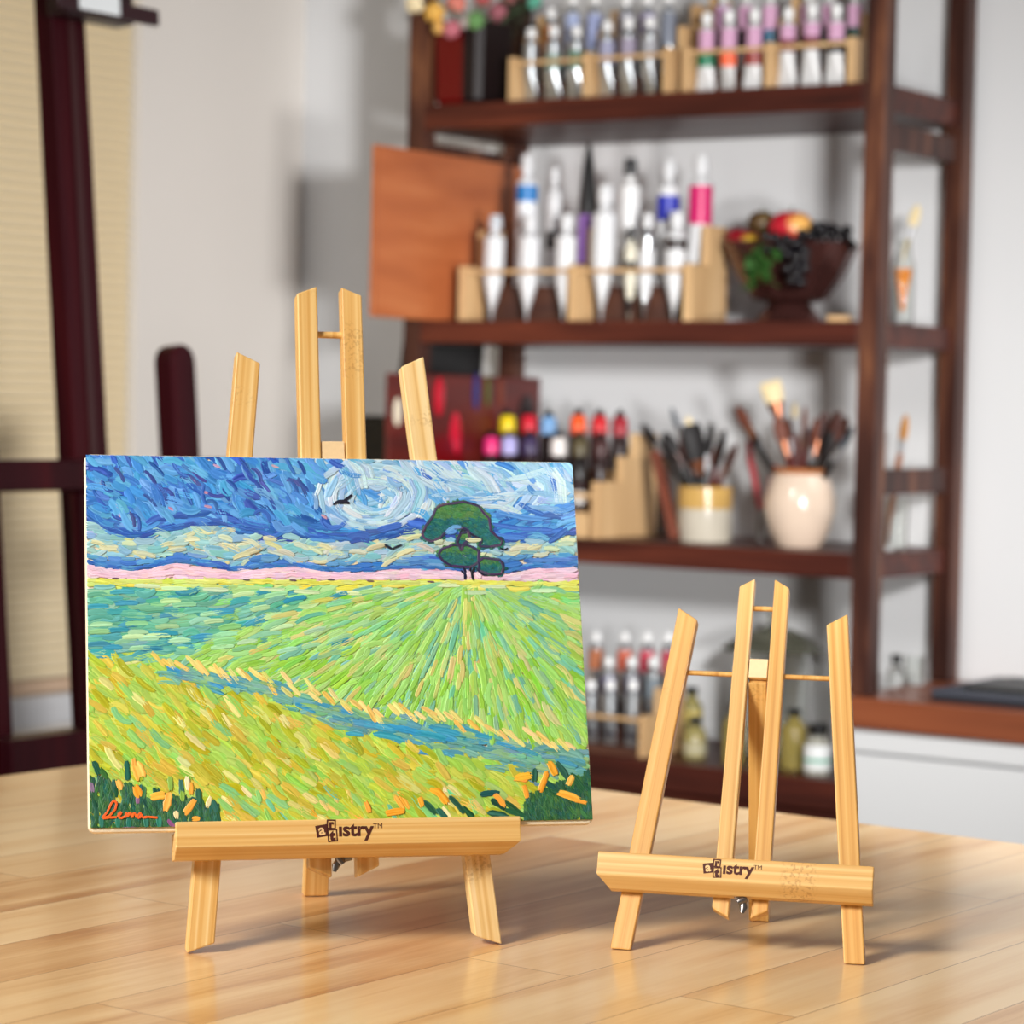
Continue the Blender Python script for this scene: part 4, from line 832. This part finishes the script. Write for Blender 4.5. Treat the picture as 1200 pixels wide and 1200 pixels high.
o = lm_.build('grape_leaves', M_gleaf, M=RM(x, .018, z-.012) @ Matrix.Diagonal((1.05, .6, 1.55, 1)), smooth=True); tag(o, 'cluster of green leaves hanging over the bowl front', 'leaves')
x, z = at(985, 374, .03)
tag(MB().box((-.016, -.012, 0), (.014, .012, .0085)).build('wood_block', M_rack, M=RM(x, .03, Z2+.0006, .1), bevel=.001), 'small pale wooden block on the shelf beside the bowl', 'block')

# ------------------------------------------------------------------ glass and brushes
M_brist = [mat('red_brown_bristle', (104, 54, 38), .6, var=.2, vscale=200), M_char, mat('cream_bristle', (226, 206, 160), .6, var=.08, vscale=200), mat('dark_brown_bristle', (66, 34, 28), .6, var=.2, vscale=200), mat('grey_bristle', (96, 104, 114), .6), mat('golden_bristle', (190, 130, 62), .6, var=.15, vscale=200)]
M_hand = [M_black, mat('dark_red_handle', (86, 34, 30), .35), mat('wood_handle', (150, 92, 56), .4), mat('pale_handle', (222, 200, 150), .4)]
M_ferr = [mat('dull_ferrule', (176, 176, 178), .5, .7), mat('dark_ferrule', (60, 50, 48), .3, .8), mat('copper_ferrule', (150, 96, 70), .3, .8)]
def brush(label, base, tip, wb=.006, lb=.03, lf=.022, bi=0, hi=0, fi=0, flat=.5, group=None, rh=.0032, tipw=.25):
    wb *= 1.35; lb *= 1.2; rh *= 1.4; base, tip = Vector(base), Vector(tip); d = tip-base; L = d.length; q = d.to_track_quat('Z', 'Y').to_matrix().to_4x4()
    M = ROOM @ Matrix.Translation(base) @ q @ Matrix.Rotation(AS*0, 4, 'Z')
    t = thing('paint_brush', label, 'paintbrush', M, group); b0 = L-lb; f0 = b0-lf
    MB().tube([(0, 0, 0), (0, 0, f0*.35), (0, 0, f0*.75), (0, 0, f0)], [.0016, rh*.8, rh*1.15, rh*.95], 8).build('handle', M_hand[hi], t, True)
    MB().tube([(0, 0, f0+.0002), (0, 0, b0)], [(rh, rh), (wb*.85, max(rh*.7, wb*flat*.8))], 12).build('ferrule', M_ferr[fi], t, True)
    MB().tube([(0, 0, b0+.0002), (0, 0, b0+lb*.45), (0, 0, b0+lb*.8), (0, 0, L)], [(wb*.85, wb*flat*.8), (wb, wb*flat), (wb*(.6+.4*min(1, tipw*1.2)), wb*flat*.7), (wb*tipw, wb*flat*.2)], 12).build('bristles', M_brist[bi], t, True)
    return t
def vessel(name, label, cat, x, y, z, prof, mats, n=40, group=None, rz=0):
    t = thing(name, label, cat, RM(x, y, z, rz), group); return t
# stoneware pot
u1 = at(826, 600, .10)[0]; h1 = at(826, 570, .10)[1]-Z3
pot = thing('stoneware_pot', 'cylindrical stoneware pot, tan rim over pale grey, holding black brushes', 'pot', RM(u1, .10, Z3+.0006))
pr = .0405
MB().lathe([(pr*.96, 0), (pr, .004), (pr, h1*.60), (pr-.004, h1*.60), (pr-.004, .006), (.001, .006)], 40).build('body', mat('grey_glaze', (190, 182, 166), .22, var=.05, vscale=40), pot, True)
MB().lathe([(pr+.0006, h1*.60+.0001), (pr+.0006, h1*.97), (pr, h1), (pr-.004, h1*.98), (pr-.004, h1*.60+.0001)], 40, cap0=False, cap1=False).build('glazed_rim', mat('tan_glaze', (190, 152, 86), .22, var=.12, vscale=30), pot, True)
bp1 = [(752, 497, 1, .006, .035, 0), (778, 507, 1, .008, .03, 0), (787, 478, 4, .004, .03, 0), (809, 497, 1, .013, .045, 0), (833, 496, 1, .008, .04, 0), (850, 503, 1, .006, .03, 1), (843, 518, 0, .006, .03, 1), (864, 520, 3, .006, .03, 1), (766, 516, 1, .007, .03, 0), (798, 512, 3, .006, .03, 0), (822, 508, 1, .007, .035, 0), (806, 488, 2, .004, .014, 0)]
nm1 = ['leftmost black brush fanned out of stoneware pot', 'black brush second from left in the stoneware pot', 'slim grey brush rising from the stoneware pot', 'widest flat black brush in the stoneware pot', 'tall round black brush right of the widest one in stoneware pot', 'black brush leaning right in the stoneware pot', 'reddish brown brush in the right of the stoneware pot', 'dark brown brush rightmost in the stoneware pot', 'short black brush low at left of the stoneware pot', 'dark brown brush left of the widest black brush', 'black brush behind the widest one in stoneware pot', 'thin pale tipped brush above the widest black brush']
for i, (u, v, bi, wb, lb, hi) in enumerate(bp1):
    y = .10+(-1)**i*.018; x, z = at(u, v, y); a = (x-u1)*.25
    brush(nm1[i], (u1-(x-u1)*.28, .10-(y-.10)*.6, Z3+.012+.0006*i), (x, y, z), wb, lb, .024, bi, hi, (0, 1, 0, 2)[i % 4], group='brushes in the stoneware pot', tipw=.8 if i in (3, 4) else .3)
# cream jug
u2 = at(937, 600, .09)[0]; h2 = at(937, 549, .09)[1]-Z3
jug = thing('cream_jar', 'rounded cream ceramic jar with brown rim, full of brushes', 'jar', RM(u2, .09, Z3+.0006))
M_cream = mat('cream_glaze', (216, 194, 174), .2, coat=.3, var=.05, vscale=25)
pf = [(.030, 0), (.034, .004), (.044, h2*.22), (.0515, h2*.45), (.0515, h2*.6), (.046, h2*.8), (.0395, h2*.93)]
MB().lathe(pf+[(.0355, h2*.93), (.043, h2*.78), (.048, h2*.5), (.03, .006), (.001, .006)], 44).build('body', M_cream, jug, True)
MB().lathe([(.0398, h2*.93+.0001), (.0405, h2*.97), (.041, h2), (.037, h2), (.0357, h2*.93+.0001)], 44, cap0=False, cap1=False).build('rim', mat('brown_rim_glaze', (164, 102, 60), .25, var=.15, vscale=40), jug, True)
bp2 = [(863, 477, 0, .007, .03, 0, 2), (902, 447, 2, .0115, .026, 1, 2), (931, 473, 2, .006, .018, 1, 0), (943, 476, 0, .006, .03, 1, 2), (922, 488, 3, .007, .03, 0, 0), (957, 490, 0, .007, .035, 0, 0), (968, 483, 3, .007, .035, 0, 2), (984, 482, 3, .009, .036, 0, 0), (993, 489, 0, .007, .03, 0, 1), (1000, 500, 4, .005, .03, 0, 0), (876, 500, 1, .007, .03, 0, 0), (911, 488, 0, .008, .03, 1, 2), (948, 500, 4, .006, .03, 0, 0), (975, 503, 1, .008, .03, 0, 1)]
nm2 = ['reddish brush leaning far left out of cream jar', 'wide flat brush with cream bristles, tallest in the cream jar', 'narrow brush with cream tip right of the widest brush', 'red brown brush beside the narrow cream tipped brush', 'dark brown brush in front centre of the cream jar', 'red brown brush right of centre in the cream jar', 'dark brown brush leaning right in the cream jar', 'thick dark brown brush near the bookcase post', 'red brown brush touching the bookcase post', 'thin grey brush lowest at right of cream jar', 'black brush leaning left over the red pliers', 'red brown brush in front of the widest brush', 'grey brush low in the middle of cream jar', 'black brush low at right in the cream jar']
for i, (u, v, bi, wb, lb, hi, fi) in enumerate(bp2):
    y = .09+(-1)**i*.016; x, z = at(u, v, y)
    brush(nm2[i], (u2-(x-u2)*.22, .09-(y-.09)*.7, Z3+.010+.0006*i), (x, y, z), wb, lb, .03 if i == 1 else .024, bi, hi, fi, group='brushes in the cream jar', tipw=.95 if i in (1, 2) else .3)
# pliers
def P3(u, v, y): x, z = at(u, v, y); return Vector((x, y, z))
j0 = P3(893, 612, .155); pl = thing('pliers', 'red handled pliers standing jaws down between the two brush pots', 'pliers', RM(*j0)); M_redp = mcol((176, 24, 38), rough=.35)
for pts in (((890, 596), (886, 570), (880, 540), (877, 517)), ((895, 596), (899, 580), (904, 563), (909, 545))):
    MB().tube([P3(u, v, .155)-j0 for u, v in pts], [.0035, .0048, .005, .0042], 10).build('handle', M_redp, pl, True)
MB().tube([P3(892.5, 596, .155)-j0, Vector((0, 0, 0)), Vector((-.001, 0, Z3+.001-j0.z))], [(.005, .004), (.010, .006), (.007, .005)], 12).build('jaws', M_steel, pl, True)
# brown stick leaning on the rack
a, b_ = P3(791, 638, .045), P3(768, 537, .09); b_.y = .10; b_.x = at(768, 537, .10)[0]
tag(MB().tube([Vector((0, 0, 0)), b_-a], [(.009, .006), (.009, .006)], 4).build('wooden_stick', mat('brown_stick', (112, 58, 42), .5, var=.15, vscale=60), M=RM(a.x, a.y, Z3+.006)), 'red brown wooden stick leaning beside the ink bottle rack', 'stick')
# tumbler right of the post
def tumbler(label, x, y, z, r_, h_, t_=.0022):
    t = thing('glass_tumbler', label, 'glass', RM(x, y, z)); MB().lathe([(r_*.9, 0), (r_*.93, .002), (r_, h_), (r_-t_, h_), (r_*.93-t_, .006), (.0005, .006)], 32).build('glass', M_glass, t, True); return t
x = at(1048, 610, .155)[0]; tumbler('clear glass tumbler on lower shelf, right of the front post', x, .155, Z3+.0006, .021, .075)
xt, zt = at(1062, 486, .15); brush('golden brush leaning in glass tumbler right of the front post', (x-.014, .157, Z3+.009), (xt, .150, zt), .006, .03, .02, 5, 2, 0)
x = at(1058, 330, .15)[0]
t = thing('glass_bottle', 'slim clear glass bottle with orange paint, right of the front post', 'bottle', RM(x, .15, Z2+.0006)); hb = at(1058, 281, .15)[1]-Z2
MB().lathe([(.015, 0), (.0165, .003), (.0165, hb*.7), (.011, hb*.86), (.0105, hb), (.0088, hb), (.0093, hb*.86), (.0145, hb*.68), (.0145, .004), (.0005, .004)], 28).build('glass', M_glass, t, True)
MB().lathe([(.003, 0), (.006, .02), (.012, .05), (.0128, .058), (.0005, .0585)], 20).build('paint', mcol((255, 150, 20), rough=.3), t, True, M=Matrix.Translation((0, 0, .022)))
xt, zt = at(1076, 240, .16); brush('pale brush with yellow tip standing in the slim glass bottle', (x-.003, .15, Z2+hb*.74), (xt, .16, zt), .006, .026, .02, 2, 3, 0, rh=.0022)
t = thing('dropper_bottle', 'tiny glass bottle with black cap on the counter behind the post', 'bottle', RM(at(1050, 795, .16)[0], .16, ZC+.0006))
MB().lathe([(.011, 0), (.012, .002), (.012, .022), (.006, .028), (.006, .032)], 20).build('glass', M_glass, t, True); MB().lathe([(.0075, .0325), (.0075, .043), (.006, .045)], 16).build('cap', M_black, t, True)
tumbler('small clear glass on the counter between the bookcase posts', at(1072, 800, .20)[0], .20, ZC+.0006, .016, .04)

# ------------------------------------------------------------------ ink bottles, lower shelf
pnl = at(696, 610, .02)[0]
rk = thing('bottle_rack', 'stepped tan wooden rack of ink bottles on the lower shelf', 'rack', RM(0, 0, Z3+.0005))
MB().prism([(.02, 0), (.02, .085), (.088, .085), (.088, .122), (.125, .122), (.125, .157), (.19, .157), (.19, 0)], pnl-.006, pnl+.006, lambda a, c, d: (d, a, c)).build('end_panel', M_rack, rk, bevel=.001)
for y0, y1, h, ul in ((.03, .08, .038, 640), (.08, .124, .070, 579), (.124, .17, .1, 600)):
    x0 = at(ul, 560, y1)[0]; MB().box((x0, y0+.001, h-.004), (pnl-.0065, y1, h)).build('tier', M_rack, rk); MB().box((x0, y0+.001, 0), (pnl-.0065, y0+.004, h-.0042)).build('riser', M_rack, rk)
MB().box((at(640, 560, .03)[0], .022, .060), (pnl-.0065, .026, .067)).build('rail', M_rack, rk)
M_ink = mat('dark_ink_body', (40, 22, 22), .3)
def ink(label, u, v, y, tier, c, body=M_ink, lab=None):
    x, zt = at(u, v, y); zb = Z3+.0006+tier; H = zt-zb
    t = thing('ink_bottle', label, 'ink bottle', RM(x, y, zb), 'ink bottles on the lower shelf'); rr = .0128
    MB().lathe([(rr*.95, 0), (rr, .003), (rr, H*.52), (rr*.8, H*.56)], 20).build('body', body, t, True)
    MB().lathe([(rr*.98, H*.565), (rr*1.0, H*.60), (rr*.98, H*.82), (rr*.7, H*.88)], 20).build('shoulder', mcol(c, rough=.35), t, True)
    MB().lathe([(rr*.6, H*.885), (rr*.55, H*.93), (rr*.25, H)], 16).build('nozzle', M_black, t, True)
    if lab: MB().lathe([(rr+.0004, H*.14), (rr+.0004, H*.36)], 20, cap0=False, cap1=False).build('label', mcol(lab), t, True)
for u, v, c, cn in ((595, 479, (236, 206, 20), 'yellow'), (620, 478, (206, 20, 46), 'bright red'), (643, 480, (120, 166, 214), 'light blue'), (678, 478, (244, 88, 24), 'orange'), (703, 479, (206, 24, 34), 'scarlet'), (727, 480, (160, 24, 40), 'crimson')):
    ink('ink bottle with %s top in the back row of the bottle rack' % cn, u, v, .147, .1005, c)
for u, v, c, cn in ((576, 504, (226, 46, 120), 'pink'), (597, 504, (176, 170, 222), 'lavender'), (621, 504, (60, 46, 84), 'dark violet'), (655, 505, (232, 226, 222), 'white'), (680, 505, (84, 74, 46), 'olive'), (704, 506, (64, 30, 30), 'dark maroon')):
    ink('ink bottle with %s top in the second row of the bottle rack' % cn, u, v, .102, .0705, c)
for u, c, cn in ((655, (46, 40, 40), 'charcoal'), (679, (36, 34, 34), 'black')):
    ink('ink bottle with %s top and white label, front row of the bottle rack' % cn, u, 535, .056, .0385, c, lab=(226, 222, 216))

# ------------------------------------------------------------------ bottom shelf
Z4 = ZS[3]
pnl = at(752, 850, .02)[0]; pll = at(610, 850, .02)[0]
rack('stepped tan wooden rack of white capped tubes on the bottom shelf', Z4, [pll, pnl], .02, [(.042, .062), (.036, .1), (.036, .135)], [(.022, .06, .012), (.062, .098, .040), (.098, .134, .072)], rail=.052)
def low(label, u, v, y, tier, bands):
    x, zt = at(u, v, y); paint_tube(label, x, y, Z4+.0006+tier, zt-Z4-.0006-tier, .0112, M_silver, bands, cap=(240, 240, 240), crimp=rnd.uniform(-.2, .2), fl=.2, group='tubes on the bottom shelf')
GY = (150, 154, 160)
for u, nm in ((693, 'left'), (715.5, 'middle'), (742, 'right')): low('silver tube with white cap, %s of front row on bottom shelf' % nm, u, 797, .042, .0125, ((.5, .62, (96, 98, 104)), (.15, .25, (70, 68, 74))))
for u, nm, c in ((714, 'left', (120, 118, 150)), (741, 'middle', (110, 108, 130)), (766, 'right', (120, 130, 138))): low('silver tube with violet grey label, %s of middle row on bottom shelf' % nm, u, 770, .079, .0405, ((.55, .9, c),))
for u, nm, c in ((699, 'brown orange', (176, 104, 66)), (733, 'orange red', (206, 104, 80)), (759, 'rose red', (200, 70, 90)), (784, 'crimson', (176, 56, 76))): low('silver tube with %s label in the back row on bottom shelf' % nm, u, 741, .115, .0725, ((.55, .95, c),))
def liq(name, c): return mat(name, c, .08, trans=.55, ior=1.35)
M_oil = liq('pale_oil', (196, 184, 120)); M_oil2 = liq('yellow_oil', (186, 168, 96)); M_clear = liq('clear_medium', (214, 212, 200))
def bottle(label, u, vt, y, r_, cap_h, liquid, lab=None, capm=M_black, rc=None, fill=.7):
    x, zt = at(u, vt, y); H = zt-Z4-.0006; t = thing('oil_bottle', label, 'bottle', RM(x, y, Z4+.0006), 'bottles on the bottom shelf'); hs = H-cap_h
    rc = rc or r_*.5
    MB().lathe([(r_*.94, 0), (r_, .003), (r_, hs*.74), (r_*.8, hs*.86), (rc*.9, hs*.93), (rc*.9, hs)], 26).build('glass', liquid, t, True)
    MB().lathe([(rc*1.12, hs+.0003), (rc*1.15, hs+.002), (rc*1.1, H)], 20).build('cap', capm, t, True)
    for z0, z1, c in (lab or ()): MB().lathe([(r_+.0004, hs*z0), (r_+.0004, hs*z1)], 26, cap0=False, cap1=False).build('label', mcol(c), t, True)
bottle('oil bottle with black cap standing behind, left of glass jar', 811, 805, .17, .017, .011, M_oil, ((.5, .7, (196, 176, 96)),))
bottle('pale oil bottle with black cap in front, left of glass jar', 815, 840, .075, .017, .011, M_oil, ((.12, .5, (176, 168, 136)),))
bottle('yellow oil bottle in front of the large glass jar', 861, 826, .06, .0165, .011, M_oil2)
bottle('tall yellow green oil bottle with black cap right of the jar', 931, 830, .075, .0195, .011, M_oil2, rc=.009)
bottle('clear bottle with white and green label and black cap, right end of bottom shelf', 959, 848, .045, .0195, .016, M_clear, ((.14, .34, (224, 228, 226)), (.34, .42, (50, 164, 130)), (.42, .76, (232, 234, 234))), rc=.0125)
xj = at(905, 820, .2)[0]; zj = at(905, 760, .2)[1]-Z4
t = thing('glass_jar', 'large clear glass jar with flared glass lid on bottom shelf', 'jar', RM(xj, .2, Z4+.0006))
MB().lathe([(.052, 0), (.056, .004), (.058, zj*.85), (.054, zj*.98), (.051, zj*.98), (.055, zj*.85), (.053, .007), (.0005, .007)], 40).build('body', M_glass, t, True)
ld = MB().lathe([(.055, zj*.985), (.079, zj*.99), (.080, zj*1.0), (.060, zj+.014), (.030, zj+.028), (.012, zj+.032), (.010, zj+.036)], 40).build('lid', mat('smoky_glass', (150, 150, 132), .08, trans=.75), t, True)
MB().ball((0, 0, zj+.047), .0115, 20, 10).build('knob', mat('smoky_knob', (170, 170, 156), .08, trans=.75), ld, True)

# ------------------------------------------------------------------ dark things left of the bookcase
zt = at(445, 488, 0)[1]
bcb = thing('black_cabinet', 'black storage cabinet against wall at left side of the bookcase', 'cabinet', RM(-.812, .02, FLOOR+.001))
MB().box((-.085, 0, 0), (0, .27, zt-FLOOR)).build('carcass', M_black, bcb, bevel=.003)
MB().box((-.082, -.014, .02), (-.003, -.0005, zt-FLOOR-.01)).build('door', mat('black_door', (22, 20, 22), .4), bcb, bevel=.002)
_xa = at(455, 378, .03)[0]
tag(MB().prism([(-.034, 0), (-.008, 0), (.004, .16), (-.012, .16)], 0, .2, lambda a, c, d: (a, d, c)).build('portfolio_case', M_black, M=RM(-.808, .03, zt+.0015), bevel=.002), 'black portfolio case standing on black cabinet beside the bookcase', 'case')
